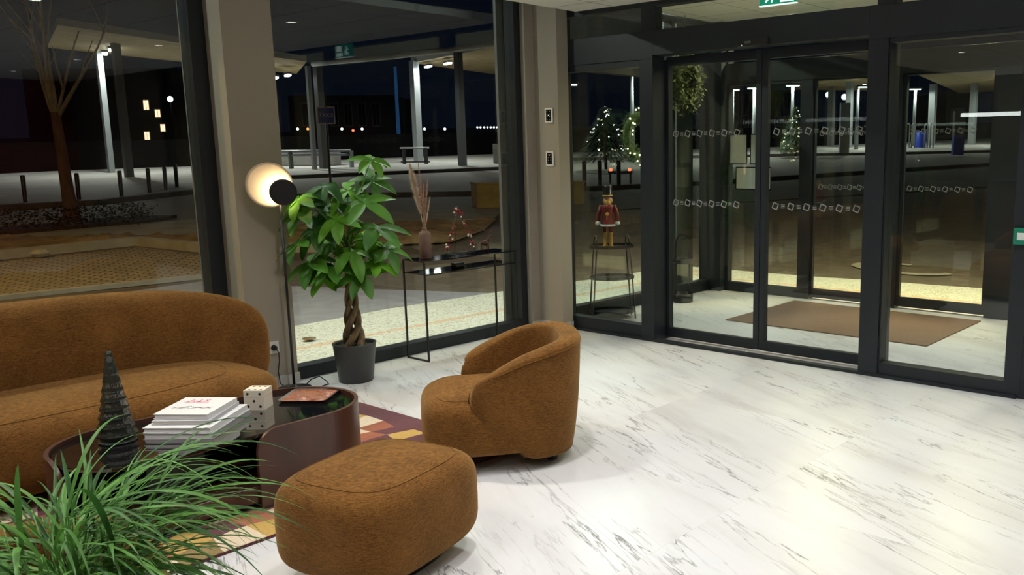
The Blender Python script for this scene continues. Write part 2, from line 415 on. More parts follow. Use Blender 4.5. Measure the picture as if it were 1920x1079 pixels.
def leafmat(name, c1, c2, ws=1.0):
    m, N, L, b = nt(name)
    tc = N.new('ShaderNodeTexCoord'); n = N.new('ShaderNodeTexNoise'); n.inputs['Scale'].default_value = 7
    oi = N.new('ShaderNodeNewGeometry')
    L.new(tc.outputs['Object'], n.inputs['Vector'])
    rp = N.new('ShaderNodeValToRGB'); rp.color_ramp.elements[0].position = .2; rp.color_ramp.elements[1].position = .8
    rp.color_ramp.elements[0].color = (*c1, 1); rp.color_ramp.elements[1].color = (*c2, 1)
    a = N.new('ShaderNodeMath'); a.operation = 'MULTIPLY_ADD'; a.inputs[1].default_value = .4
    a2 = N.new('ShaderNodeMath'); a2.operation = 'MULTIPLY'; a2.inputs[1].default_value = .6
    L.new(oi.outputs['Random Per Island'], a2.inputs[0]); L.new(n.outputs[0], a.inputs[0]); L.new(a2.outputs[0], a.inputs[2])
    L.new(a.outputs[0], rp.inputs[0]); L.new(rp.outputs[0], b.inputs['Base Color'])
    b.inputs['Roughness'].default_value = .5; b.inputs['Specular IOR Level'].default_value = .4
    tr = N.new('ShaderNodeBsdfTranslucent'); L.new(rp.outputs[0], tr.inputs[0]); mx = N.new('ShaderNodeMixShader'); mx.inputs[0].default_value = .25
    out = N['Material Output']; L.new(b.outputs[0], mx.inputs[1]); L.new(tr.outputs[0], mx.inputs[2]); L.new(mx.outputs[0], out.inputs[0])
leafmat('leaf_green', (.016, .085, .012), (.17, .44, .03))
leafmat('leaf_grass', (.015, .075, .010), (.12, .29, .05))
mat('leaf_rib', (.18, .42, .10), .5)
mat('leaf_stem', (.10, .22, .04), .5)

def tray_mat():
    m, N, L, b = nt('tray_art')
    tc = N.new('ShaderNodeTexCoord'); n = N.new('ShaderNodeTexNoise'); n.inputs['Scale'].default_value = 11; n.inputs['Distortion'].default_value = 1.2; n.inputs['Detail'].default_value = 5
    L.new(tc.outputs['Object'], n.inputs['Vector']); rp = N.new('ShaderNodeValToRGB'); e = rp.color_ramp.elements
    e[0].position = .30; e[0].color = (.12, .04, .03, 1); e[1].position = .70; e[1].color = (.75, .55, .48, 1)
    x = e.new(.45); x.color = (.42, .15, .07, 1); y = e.new(.55); y.color = (.30, .15, .13, 1); z = e.new(.61); z.color = (.55, .28, .18, 1)
    L.new(n.outputs[0], rp.inputs[0]); L.new(rp.outputs[0], b.inputs['Base Color']); b.inputs['Roughness'].default_value = .18; b.inputs['Coat Weight'].default_value = .6
tray_mat()
RUGC = {'rug_maroon': ((.075, .012, .022), (.11, .02, .035)), 'rug_gold': ((.42, .26, .05), (.52, .33, .08)), 'rug_olive': ((.20, .13, .04), (.27, .18, .06)),
        'rug_cream': ((.60, .48, .32), (.70, .58, .42)), 'rug_rust': ((.26, .07, .03), (.34, .10, .045))}
for k, (a, b_) in RUGC.items(): noisy(k, a, b_, 90, .98, bump=.5, dist=.006, sheen=.2)

# ---------------------------------------------------------------- building shell
GX, GY = 5.68, 5.62                                  # inner faces of the door wall and of the window wall
XB, YB = -3.6, -4.2                                  # far walls behind the camera
struct(MB().box(XB, 8.44, YB, 5.70, -.12, 0).build('floor', 'marble'))
struct(MB().box(XB, GX+.12, YB, 5.21, 2.68, 2.74).build('ceiling', 'ceiling_tile'))
struct(MB().box(5.82, 8.30, YB, 5.56, 2.88, 2.94).build('ceiling', 'ceiling_tile'))
struct(MB().box(XB, GX+.2, 5.19, 5.21, 2.75, 3.05).box(XB, GX+.2, 5.21, 6.05, 3.05, 3.1).build('trim_1', 'dark_void'))
struct(MB().box(XB-.1, XB, YB, 6.0, 0, 3.1).build('wall_left', 'dark_wall'))
struct(MB().box(XB, 8.5, YB-.1, YB, 0, 3.1).build('wall_back', 'red_wall'))
# pillars between the windows
struct(MB().box(2.86, 3.195, 5.575, 6.0, 0, 3.05).build('wall_window_pillar', 'plaster'))
struct(MB().prism([(5.435, 5.57), (5.54, 5.57), (5.54, 5.30), (5.67, 5.30), (5.67, 5.45), (5.69, 5.45), (5.69, 5.9), (5.435, 5.9)], 0, 3.05).build('wall_corner_pillar', 'plaster'))
struct(MB().prism([(5.44, 5.56), (5.53, 5.56), (5.53, 5.31), (5.665, 5.31)][:0] or [(5.436, 5.555), (5.525, 5.555), (5.525, 5.29), (5.665, 5.29), (5.665, 5.30), (5.54, 5.30), (5.54, 5.57), (5.436, 5.57)], 0, .075).build('baseboard_corner', 'skirting'))
struct(MB().box(2.845, 3.2, 5.56, 5.575, 0, .07).box(2.845, 2.86, 5.575, 5.78, 0, .07).build('baseboard_window', 'skirting'))

def window_x(name, x0, x1, yf, yd, z0, z1, wl, wr, wb, wt, glass='glass', mull=()):
    """window in the y = const wall: frame ring + pane"""
    e = struct(empty(name, (0, 0, 0)))
    f = MB().box(x0, x0+wl, yf, yd, z0, z1).box(x1-wr, x1, yf, yd, z0, z1).box(x0+wl, x1-wr, yf, yd, z0, z0+wb).box(x0+wl, x1-wr, yf, yd, z1-wt, z1)
    for mx_ in mull: f.box(mx_-.03, mx_+.03, yf, yd, z0+wb, z1-wt)
    struct(f.build('window_frame', 'frame_dark', e, .002))
    ym = (yf+yd)/2
    struct(MB().box(x0+wl-.005, x1-wr+.005, ym-.006, ym+.006, z0+wb-.005, z1-wt+.005).build('pane', glass, e))
    return e
window_x('window_1', -3.5, 2.86, 5.78, 5.90, 0, 3.05, .1, .10, .10, .05)
window_x('window_2', 3.19, 5.44, 5.62, 5.74, 0, 3.05, .012, .075, .088, .05)
struct(MB().box(2.775, 2.86, 5.92, 5.95, 0, 3.3).build('trim_2', 'grey_clad'))
struct(MB().box(5.31, 5.50, 5.77, 5.80, 0, 3.3).build('trim_3', 'grey_clad'))

def window_y(name, y0, y1, xf, xd, z0, z1, wl, wr, wb, wt, glass='glass', fr='window_frame'):
    """y0 > y1: y0 is the left side seen from inside"""
    e = struct(empty(name, (0, 0, 0)))
    f = MB()
    if wl: f.box(xf, xd, y0-wl, y0, z0, z1)
    if wr: f.box(xf, xd, y1, y1+wr, z0, z1)
    if wb: f.box(xf, xd, y1+wr, y0-wl, z0, z0+wb)
    if wt: f.box(xf, xd, y1+wr, y0-wl, z1-wt, z1)
    struct(f.build(fr, 'frame_dark', e, .002))
    xm = (xf+xd)/2
    struct(MB().box(xm-.006, xm+.006, y1+wr-.005, y0-wl+.005, z0+wb-.005, z1-wt+.005).build('pane', glass, e))
    return e
# door wall
window_y('window_3', 5.44, 4.53, GX, GX+.10, 0, 2.25, .075, .01, .12, .05)
window_y('window_4', 2.47, 1.53, GX, GX+.10, 0, 2.25, .01, .10, .10, .03)
window_y('window_5', 1.53, -1.2, GX, GX+.10, 0, 2.25, .02, .10, .10, .03)
struct(MB().box(GX-.012, GX+.115, 4.40, 4.53, 0, 2.25).box(GX+.115, 5.93, 4.40, 4.50, 0, 2.25).build('trim_4', 'frame_dark', None, .002))
struct(MB().box(GX-.012, GX+.115, 2.47, 2.61, 0, 2.25).box(GX+.115, 5.93, 2.50, 2.61, 0, 2.25).build('trim_5', 'frame_dark', None, .002))
struct(MB().box(GX-.012, GX+.14, 2.61, 4.40, 2.275, 2.46).box(GX-.01, GX+.14, -1.2, 2.61, 2.25, 2.46).box(GX-.01, GX+.14, 4.40, 5.44, 2.25, 2.46).build('trim_6', 'frame_dark', None, .002))
struct(MB().box(GX+.0, GX+.06, 1.55, 5.44, 0, .022).build('trim_7', 'frame_dark')).location.x = -.02
struct(MB().box(GX, GX+.12, -1.2, 5.44, 2.655, 2.68).box(GX, GX+.12, 5.21, 5.9, 2.68, 3.05).build('trim_8', 'frame_dark'))
window_y('window_6', 5.44, 4.39, GX, GX+.10, 2.46, 2.655, .075, .13, .004, .012)
window_y('window_7', 4.39, 2.44, GX, GX+.10, 2.46, 2.655, .004, .12, .004, .012)
window_y('window_8', 2.44, -1.2, GX, GX+.10, 2.46, 2.655, .004, .12, .004, .012)
struct(MB().box(GX, GX+.12, YB, -1.2, 0, 2.68).build('wall_right', 'dark_wall'))

def decal_band(parent, x, y0, y1, z, h=.053, pitch=.108):
    """row of tilted square outlines with three little dashes between, printed on the pane"""
    mb = MB(); n = int(abs(y0-y1)/pitch); s = h*.42
    def seg(p, q, wd):
        (a, b), (c, d) = p, q; L_ = math.hypot(c-a, d-b); nx, ny = -(d-b)/L_*wd/2, (c-a)/L_*wd/2
        vs = [(x, a+nx, b+ny), (x, c+nx, d+ny), (x, c-nx, d-ny), (x, a-nx, b-ny)]
        vs += [(x+.0006, v[1], v[2]) for v in vs]
        mb.add(vs, [(0, 1, 2, 3), (7, 6, 5, 4), (0, 4, 5, 1), (1, 5, 6, 2), (2, 6, 7, 3), (3, 7, 4, 0)])
    for i in range(n):
        cy = y0 - (i+.5)*pitch
        th = radians(20); P = []
        for k in range(4):
            a = th + pi/4 + k*pi/2; P.append((cy+s*1.3*cos(a), z+s*1.3*sin(a)))
        for k in range(4): seg(P[k], P[(k+1) % 4], .007)
        for j in (-1, 0, 1):
            if i < n-1: seg((cy-pitch*.5-.016, z+j*.011), (cy-pitch*.5+.016, z+j*.011), .0045)
    return struct(mb.build('safety_decal', 'decal', parent))
d1 = window_y('door_1', 4.395, 3.52, 5.84, 5.885, .02, 2.27, .02, .045, .075, .07, fr='door_frame')
d2 = window_y('door_2', 3.515, 2.60, 5.84, 5.885, .02, 2.27, .05, .02, .075, .07, fr='door_frame')
for z in (1.675, 1.13):
    decal_band(d1, 5.853, 4.37, 3.57, z, pitch=.115); decal_band(d2, 5.853, 3.46, 2.63, z, pitch=.13)
# entrance lobby behind the doors
XV = 8.30
window_x('window_9', 5.80, 7.55, GY-.03, GY+.07, 0, 2.88, .02, .03, .12, .05, 'glass_vest')
window_x('window_10', 7.55, 8.22, GY-.03, GY+.07, 0, 2.88, .03, .02, .12, .05, 'glass_vest')
struct(MB().box(5.80, 8.22, GY-.032, GY+.072, 2.26, 2.42).build('trim_9', 'frame_dark'))
struct(MB().box(8.20, 8.44, 5.44, 5.72, 0, 3.0).build('trim_10', 'frame_dark'))
window_y('window_11', 5.44, 4.53, XV, XV+.08, 0, 2.26, .03, .01, .10, .04, 'glass_vest')
struct(MB().box(XV-.01, XV+.1, 4.40, 4.53, 0, 2.26).box(XV-.01, XV+.1, 3.46, 3.60, 0, 2.26)
       .box(XV-.01, XV+.1, 2.38, 2.60, 0, 2.26).box(XV-.02, XV+.12, -1.2, 5.44, 2.24, 2.44).build('trim_11', 'frame_dark'))
d3 = window_y('door_3', 4.40, 3.60, XV+.02, XV+.07, .02, 2.24, .02, .03, .09, .02, 'glass_vest', fr='door_frame')
d4 = window_y('door_4', 3.46, 2.60, XV+.02, XV+.07, .02, 2.24, .03, .03, .09, .02, 'glass_vest', fr='door_frame')
window_y('window_12', 2.38, .9, XV, XV+.08, 0, 2.26, .02, .05, .10, .04, 'glass_vest')
window_y('window_13', .9, -1.2, XV, XV+.08, 0, 2.26, .05, .05, .10, .04, 'glass_vest')
window_y('window_14', 5.44, -1.2, XV, XV+.08, 2.44, 2.88, .02, .05, .01, .02, 'glass_vest')
for z in (1.70, 1.165):
    decal_band(d3, 8.335, 4.36, 3.64, z, pitch=.105); decal_band(d4, 8.335, 3.43, 2.63, z, pitch=.115)
struct(MB().box(5.80, 8.44, -1.25, -1.15, 0, 2.9).build('wall_lobby', 'dark_wall'))
struct(MB().box(5.70, 8.6, YB, 5.75, 2.96, 3.1).build('trim_12', 'dark_void'))

# ---------------------------------------------------------------- lights of the room
def downlight_mesh():
    e = empty('ceiling_downlight', (0, 0, 0))
    MB().lathe([(.058, 0), (.058, -.006), (.044, -.006), (.040, .0), (.040, .0)], n=28).build('trim_ring', 'white_plastic', e)
    MB().lathe([(.0, -.003), (.039, -.003), (.039, -.001), (0, -.001)], n=24).build('diffuser', 'bulb', e)
    return e
dl0 = downlight_mesh()
k_ = 0
DLS = [(x, y, 2.679) for x in (-1.9, .35, 2.6, 4.45) for y in (3.92, 1.66, -.5, -2.7) if y < 3 or x > 0] + [(6.6, y, 2.879) for y in (3.9, 2.77, 1.64, .5)]
DLS += [(2.63, 2.71, 2.679), (.35, 2.71, 2.679)]
for i, (x, y, z) in enumerate(DLS):
    o = dl0 if i == 0 else copy_tree(dl0)
    o.location = (x, y, z)
    vest = x > 5.7
    tag(o, 'round recessed downlight in the entrance lobby ceiling, seen through or mirrored in the glass' if vest else 'round recessed downlight in the pale lounge ceiling, mirrored in the window glass',
        'ceiling light', 'downlights in the lobby ceiling' if vest else 'downlights in the lounge ceiling')
    area('downlight_beam', (0, 0, -.012), DOWN_W*(.55 if vest else 1), .055, (1, .975, .965), parent=o, spread=radians(112))

# ---------------------------------------------------------------- upholstered furniture
def armchair(loc, rz, label):
    e = empty('armchair', loc, rz, label, 'armchair', None)
    superq(.35, .34, .158, 4.2, 4.2, (.082, 0, .208)).build('seat', 'chenille', e)
    seam_on(.35, .34, .158, 4.2, 4.2, (.082, 0, .208), 52).build('seat_seam', 'chenille', e)
    # wrap-around back: outer skin, rolled rim, inner skin
    S, T = 40, 14; vs = []; fs = []
    def pt(s, t, off):
        zt = .635 - .20*abs(s)**2.6
        z = .045 + (zt-.045)*t
        thm = radians(78 + 48*sin(min(1, t*1.05)*pi*.62)**1.1)
        th = pi + s*thm
        n = 2.7; r0 = .360 + .02*t - .03*(1-t)**3
        ca, sa = cos(th), sin(th)
        rr = r0/((abs(ca)**n+abs(sa)**n)**(1/n))
        cx = (rr-off)*ca; cy = (rr-off)*sa*.985
        return (cx, cy, z)
    prof = []                                           # closed loop outside -> rim -> inside, as (t, offset)
    for i in range(T+1): prof.append((i/T*.955, 0.0))
    for k in range(1, 8):
        a = pi*k/8; prof.append((.955+.045*sin(a), .055*(1-cos(a))))
    for i in range(T, -1, -1): prof.append((i/T*.955, .11))
    P = len(prof)
    for si in range(S+1):
        s = -1 + 2*si/S
        edge = 1-min(1, (1-abs(s))*S/2.5/2)             # thin the free ends into a rounded front edge
        for (t, off) in prof:
            o = .055 + (off-.055)*sqrt(max(0, 1-edge**2)) if edge > 0 else off
            vs.append(pt(s, t, o))
    for si in range(S):
        for k in range(P-1): fs.append((si*P+k, si*P+k+1, (si+1)*P+k+1, (si+1)*P+k))
        fs.append((si*P+P-1, si*P, (si+1)*P, (si+1)*P+P-1))
    MB().add(vs, fs, 0, True).build('backrest', 'chenille', e)
    rim = []
    for si in range(3, S-2):
        rim.append(pt(-1+2*si/S, .94, .001))
    MB().tube(rim, .0045, 6).build('back_seam', 'chenille', e)
    for s_ in (-1, 1):
        pts = [pt(s_*1.0, t/10, .055) for t in range(0, 10)]
        MB().tube(pts, .006, 6).build('edge_piping', 'chenille', e)
    for (x, y) in ((.24, .22), (.24, -.22), (-.2, .2), (-.2, -.2)):
        MB().lathe([(.028, -.0145 if x*cos(rz)-y*sin(rz)+loc[0] > 3.12 or loc[0] < 1 else 0.0), (.034, .06)], (x, y, 0), 16).build('leg', 'black_metal', e)
    return e
armchair((3.06, 3.345, .0145), radians(143), 'round brown chenille armchair with wrap-around back standing right of the coffee table')
armchair((.69, 2.93, .0145), radians(38), 'brown chenille armchair half hidden behind the grassy plant in the lower left corner')
def pouf(name, loc, rz, a, b, h, label, cat):
    e = empty(name, loc, rz, label, cat)
    superq(a, b, (h-.035)/2, 3.9, 4.4, (0, 0, .035+(h-.035)/2)).build('cushion', 'chenille', e)
    seam_on(a, b, (h-.035)/2, 3.9, 4.4, (0, 0, .035+(h-.035)/2), 55, .0028).build('seam', 'chenille', e)
    MB().prism([(a*.62*spow(cos(2*pi*k/40), .55), b*.62*spow(sin(2*pi*k/40), .55)) for k in range(40)], 0, .05).build('plinth', 'black_metal', e)
    return e
pouf('ottoman', (1.895, 2.79, 0), radians(14), .345, .285, .41, 'brown chenille ottoman with rounded edges in front of the coffee table', 'ottoman')
# sofa
sf = empty('sofa', (1.22, 4.72, .0145), 0, 'long rust brown chenille sofa with rounded back under the left window', 'sofa')
superq(1.31, .43, .20, 3.4, 3.6, (0, .06, .232), U=120).build('seat', 'chenille', sf)
bk = superq(1.50, .19, .41, 3.3, 2.6, (0, .44, .41), 'xz', U=120)
bk.v = [(x, y - .10*(x/1.5)**4 + .0, z) for x, y, z in bk.v]
bk.build('backrest', 'chenille', sf)
seam_on(1.31, .43, .20, 3.4, 3.6, (0, .06, .232), 48, .003).build('seat_seam', 'chenille', sf)
for x in (-1, 1):
    for y in (-.22, .3): MB().lathe([(.025, 0 if y < 0 else -.0145), (.03, .06)], (x, y, 0), 14).build('leg', 'black_metal', sf)

# ---------------------------------------------------------------- rug
def make_rug():
    x0, x1, y0, y1 = .15, 3.12, 3.335, 4.75
    NX, NY = 19, 10
    cols = ['rug_maroon', 'rug_gold', 'rug_olive', 'rug_cream', 'rug_rust']
    pat = [0, 3, 1, 0, 2, 3, 0, 4, 3, 1, 3, 2]
    mb = MB(); sub = 6; grid = {}
    rnd = random.Random(3)
    dx = (x1-x0)/NX; dy = (y1-y0)/NY
    W = [[rnd.uniform(-.02, .02) for _ in range(NY+1)] for _ in range(NX+1)]
    def P(i, j, z):
        i0 = min(int(i), NX-1); fj = j
        x = x0 + i*dx; y = y0+j*dy
        if 0 < i < NX: x += .022*sin(j*2.1+int(i+.5)*1.3)
        if 0 < j < NY: y += .03*sin(i*1.35+j*.9)
        return (min(max(x, x0), x1), min(max(y, y0), y1), z)
    for i in range(NX):
        for j in range(NY):
            opts = [c for c in (0, 0, 1, 1, 2, 3, 3, 3, 4) if c != grid.get((i-1, j)) and c != grid.get((i, j-1))]
            c = rnd.choice(opts)
            if i >= NX-1 or j >= NY-1: c = 0
            grid[(i, j)] = c
            vs = []; 
            for a in range(sub+1):
                vs.append(P(i+a/sub, j, .014))
            for a in range(sub+1):
                vs.append(P(i+a/sub, j+1, .014))
            mb.add(vs, [(a, a+1, sub+2+a, sub+1+a) for a in range(sub)], c, False)
    mb.box(x0, x1, y0, y1, .0005, .012, 0)
    return tag(mb.build('rug', cols), 'wool rug of wavy maroon, gold, cream and rust blocks under the coffee table', 'rug')
make_rug()

# ---------------------------------------------------------------- coffee table
ct = empty('coffee_table', (1.835, 3.92, 0.014), 0, 'oval coffee table with black glass top and bent walnut side panels on the rug', 'coffee table')
ct_hl, ct_r = .36, .31                               # half length of the straight part, end radius
def stadium(hl, r, n=20):
    return [(hl+r*cos(-pi/2+pi*k/n), r*sin(-pi/2+pi*k/n)) for k in range(n+1)] + [(-hl+r*cos(pi/2+pi*k/n), r*sin(pi/2+pi*k/n)) for k in range(n+1)]
MB().prism(stadium(ct_hl, ct_r-.022), .318, .334).build('glass_top', 'black_gloss', ct, .003)
def bent_panel(sgn, s0=0.0):
    path = []; hl = ct_hl; L0 = .34
    def at(s):                                        # s runs along the outline from the near end round to the far end
        if s < L0: return (hl-L0+s, -ct_r, 0, -1)
        s -= L0
        if s < pi*ct_r: a = -pi/2+s/ct_r; return (hl+ct_r*cos(a), ct_r*sin(a), cos(a), sin(a))
        s -= pi*ct_r; return (hl-s, ct_r, 0, 1)
    Ltot = 2*L0+pi*ct_r; K = 96; R = .10; H = .352
    vs = []; fs = []; Ltot -= s0
    for i in range(K+1):
        if i < 14: s = R*(1-cos(pi/2*i/14))
        elif i > K-14: s = Ltot-R*(1-cos(pi/2*(K-i)/14))
        else: s = R + (Ltot-2*R)*(i-14)/(K-28)
        d = min(s, Ltot-s); top = H - R + sqrt(max(0, R*R-(R-d)**2)) if d < R else H
        x, y, nx, ny = at(s+s0)
        for off in (0, -.018):
            for z in (.0, top): vs.append(((x+nx*off)*sgn, y+ny*off, z))
    for i in range(K):
        a, b = i*4, i*4+4
        fs += [(a, b, b+1, a+1), (a+2, a+3, b+3, b+2), (a+1, b+1, b+3, a+3), (a, a+2, b+2, b)]
    fs += [(0, 1, 3, 2), (K*4, K*4+2, K*4+3, K*4+1)]
    return MB().add(vs, fs, 0, False).build('side_panel', 'walnut', ct)
bent_panel(1); bent_panel(-1, .34+pi*ct_r*.42)
MB().prism(stadium(ct_hl, ct_r-.02), .03, .105).build('lower_shelf', 'walnut', ct, .004)
MB().prism(stadium(ct_hl-.05, ct_r-.09), .0, .03).build('plinth', 'black_metal', ct)
MB().box(-.37, -.13, -.14, .14, .105, .318).build('support_box', 'black_metal', ct)
TT = .014+.334
# items on the table
def book(loc, rz, sx, sy, h, cover, label, extra=None):
    e = empty('book', loc, rz, label, 'book', None)
    MB().box(-sx/2, sx/2, -sy/2, sy/2, 0, .003).box(-sx/2, sx/2, -sy/2, sy/2, h-.003, h).box(-sx/2, -sx/2+.003, -sy/2, sy/2, .003, h-.003).build('cover', cover, e, .0008)
    MB().box(-sx/2+.003, sx/2-.005, -sy/2+.004, sy/2-.004, .0032, h-.0032).build('pages', 'pages', e)
    return e
bz = TT
bk_ang = radians(-52)
BC = (1.77, 3.96)
book((BC[0]+.005, BC[1]-.005, bz), bk_ang+pi, .30, .37, .027, 'book_silver', 'thick grey book with shiny cover at the bottom of the stack on the coffee table')
bz += .0275
book((BC[0], BC[1]+.0, bz), bk_ang+pi, .29, .36, .023, 'book_white', 'wide white book second from the bottom of the stack on the coffee table'); bz += .0235
book((BC[0]+.005, BC[1]+.01, bz), bk_ang+.03+pi, .25, .30, .018, 'book_grey', 'smaller grey book just below the top one of the stack on the coffee table'); bz += .0185
tb = book((BC[0]+.01, BC[1]+.02, bz), bk_ang-.02+pi, .24, .27, .022, 'book_white', 'white book with pink lettering and a black line drawing on top of the stack')
rb = random.Random(5); ink = MB(); pk = MB()
for j in range(4):                                    # scribbled lines of the drawing
    pts = [(-.09+.018*k, .02+j*.012+rb.uniform(-.012, .012), .0222) for k in range(11)]
    if j < 3: ink.tube(pts, .0011, 4)
pkx = -.02
for (a, b, c, d) in ((-.07, .055, -.055, .095), (-.055, .095, -.04, .055), (-.03, .06, -.01, .06), (-.02, .06, -.02, .1), (.0, .065, .02, .095), (.02, .065, .0, .095), (-.08, .05, .03, .052)):
    pk.tube([(-a, -b, .0223), (-c, -d, .0223)], .002, 4)
ink.build('cover_drawing', 'book_ink', tb); pk.build('cover_lettering', 'book_pink', tb)
# dice box: lidded box with dots
db = empty('dice_box', (2.095, 4.03, TT), radians(-52), 'cream lidded trinket box shaped like a die with black dots on the coffee table', 'box')
hs = .048
def dots(m, face, pts):
    for (a, b) in pts:
        n = 14
        if face == '-x': q = [(-hs-.0004, a+.0065*cos(2*pi*k/n), b+.0065*sin(2*pi*k/n)) for k in range(n)]; d = (.0006, 0, 0)
        if face == '-y': q = [(a+.0065*cos(2*pi*k/n), -hs-.0004, b+.0065*sin(2*pi*k/n)) for k in range(n)]; d = (0, .0006, 0)
        if face == '+z': q = [(a+.0065*cos(2*pi*k/n), b+.0065*sin(2*pi*k/n), .0964) for k in range(n)]; d = (0, 0, -.0006)
        m.add(q+[(p[0]+d[0], p[1]+d[1], p[2]+d[2]) for p in q], [tuple(range(n)), tuple(range(n, 2*n))[::-1]]+[(k, (k+1) % n, n+(k+1) % n, n+k) for k in range(n)], 1)
    return m
five = [(-.029, .018), (.029, .018), (0, .044)]
two = [(-.029, .079), (.029, .079)]
bd = MB().box(-hs, hs, -hs, hs, 0, .062); dots(bd, '-x', five); dots(bd, '-y', five); bd.build('body', ['dice_bone', 'dice_dot'], db)
ld = MB().box(-hs, hs, -hs, hs, .0632, .096); dots(ld, '-x', two); dots(ld, '-y', two)
dots(ld, '+z', [(-.028, -.028), (0, -.028), (.028, -.028), (-.028, .028), (0, .028), (.028, .028)]); ld.build('lid', ['dice_bone', 'dice_dot'], db)
# tray
tr = empty('serving_tray', (2.345, 4.0, TT), radians(38), 'square tray with brown and pink painted scene at the end of the coffee table', 'tray')
def rrect(a, b, r, n=6):
    P = []
    for cx, cy, a0 in ((a-r, b-r, 0), (-a+r, b-r, pi/2), (-a+r, -b+r, pi), (a-r, -b+r, 3*pi/2)):
        for k in range(n+1): q = a0+pi/2*k/n; P.append((cx+r*cos(q), cy+r*sin(q)))
    return P
MB().prism(rrect(.108, .108, .02), .003, .0095).build('tray_picture', 'tray_art', tr)
o_, i_ = rrect(.12, .12, .03), rrect(.105, .105, .02); o2 = rrect(.108, .108, .024); n = len(o_)
vs = [(x, y, .014) for x, y in o_]+[(x, y, .009) for x, y in i_]+[(x, y, 0) for x, y in o2]
MB().add(vs, [(k, (k+1) % n, n+(k+1) % n, n+k) for k in range(n)]+[(2*n+k, 2*n+(k+1) % n, (k+1) % n, k) for k in range(n)]+[tuple(2*n+k for k in range(n))[::-1]]).build('tray_rim', 'tray_rim', tr)
# glass tree
gt = empty('glass_tree', (1.465, 4.03, TT), 0, 'dark ridged glass Christmas tree ornament on the coffee table beside the books', 'ornament')
prof = [(.0, 0), (.075, 0), (.082, .012), (.078, .03)]
z = .03
for k in range(9):
    r = .088*(1-k/10.0)+.006
    prof += [(r, z+.002), (r*.985, z+.010), (r*.78, z+.038)]; z += .0405
prof += [(.014, z), (.017, z+.012), (.012, z+.026), (0, z+.03)]
prof = [(r*.82, z*.93) for r, z in prof]
g = MB().lathe(prof, n=48)
vv = []
for (x, y, zz) in g.v:
    a = atan2(y, x); rr = math.hypot(x, y); k = 1 + (.055*cos(16*a+zz*60) if zz > .03 else 0); vv.append((rr*k*cos(a), rr*k*sin(a), zz))
g.v = vv; g.build('tree_body', 'tree_glass', gt)
MB().lathe([(.0, 0), (.072, 0), (.075, .006), (.070, .012), (0, .012)], n=40).build('base', 'bone_glass', gt).location.z = .0002

# ---------------------------------------------------------------- floor lamp
lp = empty('floor_lamp', (3.06, 5.40, 0), 0, 'black floor lamp with glowing cream disc and small black disc in front of the pillar', 'lamp')
MB().lathe([(.0, 0), (.105, 0), (.11, .006), (.108, .016), (.02, .022), (.012, .04), (0, .042)], n=40).build('base', 'black_metal', lp)
MB().tube([(0, 0, .02), (0, 0, 1.3)], .0085, 12).build('pole', 'black_metal', lp)
fdir = Vector((-.35, -.93, 0)).normalized()
def disc(r, depth, name, m, centre, dish=0.0, n=56):
    rings = 8; vs = []; fs = []
    ax = fdir; side = Vector((-ax.y, ax.x, 0)); upv = Vector((0, 0, 1))
    for f_, off in ((0, 0), (1, depth)):
        for i in range(rings+1):
            rr = r*i/rings; d = off + dish*(1-(i/rings)**2)
            for k in range(n):
                q = 2*pi*k/n; vs.append(Vector(centre) + side*rr*cos(q) + upv*rr*sin(q) - ax*d)
    S1 = (rings+1)*n
    for b0 in (0, S1):
        for i in range(rings):
            for k in range(n): fs.append((b0+i*n+k, b0+i*n+(k+1) % n, b0+(i+1)*n+(k+1) % n, b0+(i+1)*n+k))
    for k in range(n): fs.append((rings*n+k, rings*n+(k+1) % n, S1+rings*n+(k+1) % n, S1+rings*n+k))
    return MB().add(vs, fs, 0, True).build(name, m, lp)
cz = 1.352
disc(.143, .004, 'lamp_shade', 'lamp_disc', (-.045, .03, cz), .02)
disc(.083, .022, 'lamp_cover', 'black_metal', (.002, -.045, 1.305), 0)
MB().tube([(.002, -.03, 1.305), (-.03, .03, cz-.03)], .006, 8).build('lamp_arm', 'black_metal', lp)
bl = disc(.060, .004, 'bulb', 'lamp_source', (.0, -.018, 1.307), 0)
# cord
MB().tube([(.1, .03, .008), (.16, .06, .03), (.2, .02, .05), (.22, -.03, .02), (.215, -.06, .006), (.1, -.10, .006)], .004, 6).build('cord', 'black_rubber', lp)
# socket + plug
sk = empty('wall_socket', (3.025, 5.574, .272), 0, 'white wall socket on the pillar behind the sofa end', 'socket')
MB().box(-.041, .041, -.010, 0, -.041, .041).build('face_plate', 'white_plastic', sk, .002)
MB().lathe([(.0, -.0105), (.022, -.0105), (.022, -.012), (0, -.012)], n=24, axis='y').build('recess', 'book_grey', sk)
pg = empty('power_plug', (3.025, 5.56, .272), 0, 'black round plug with hanging cable in the white wall socket', 'plug')
MB().lathe([(.0, .0), (.019, .0), (.017, -.02), (.008, -.032), (0, -.033)], n=20, axis='y').build('plug_body', 'black_rubber', pg)
MB().tube([(0, -.03, -.003), (.012, -.038, -.03), (.016, -.03, -.09), (.006, -.025, -.16), (.01, -.03, -.24), (.03, -.05, -.266)], .0035, 6).build('cable', 'black_rubber', pg)

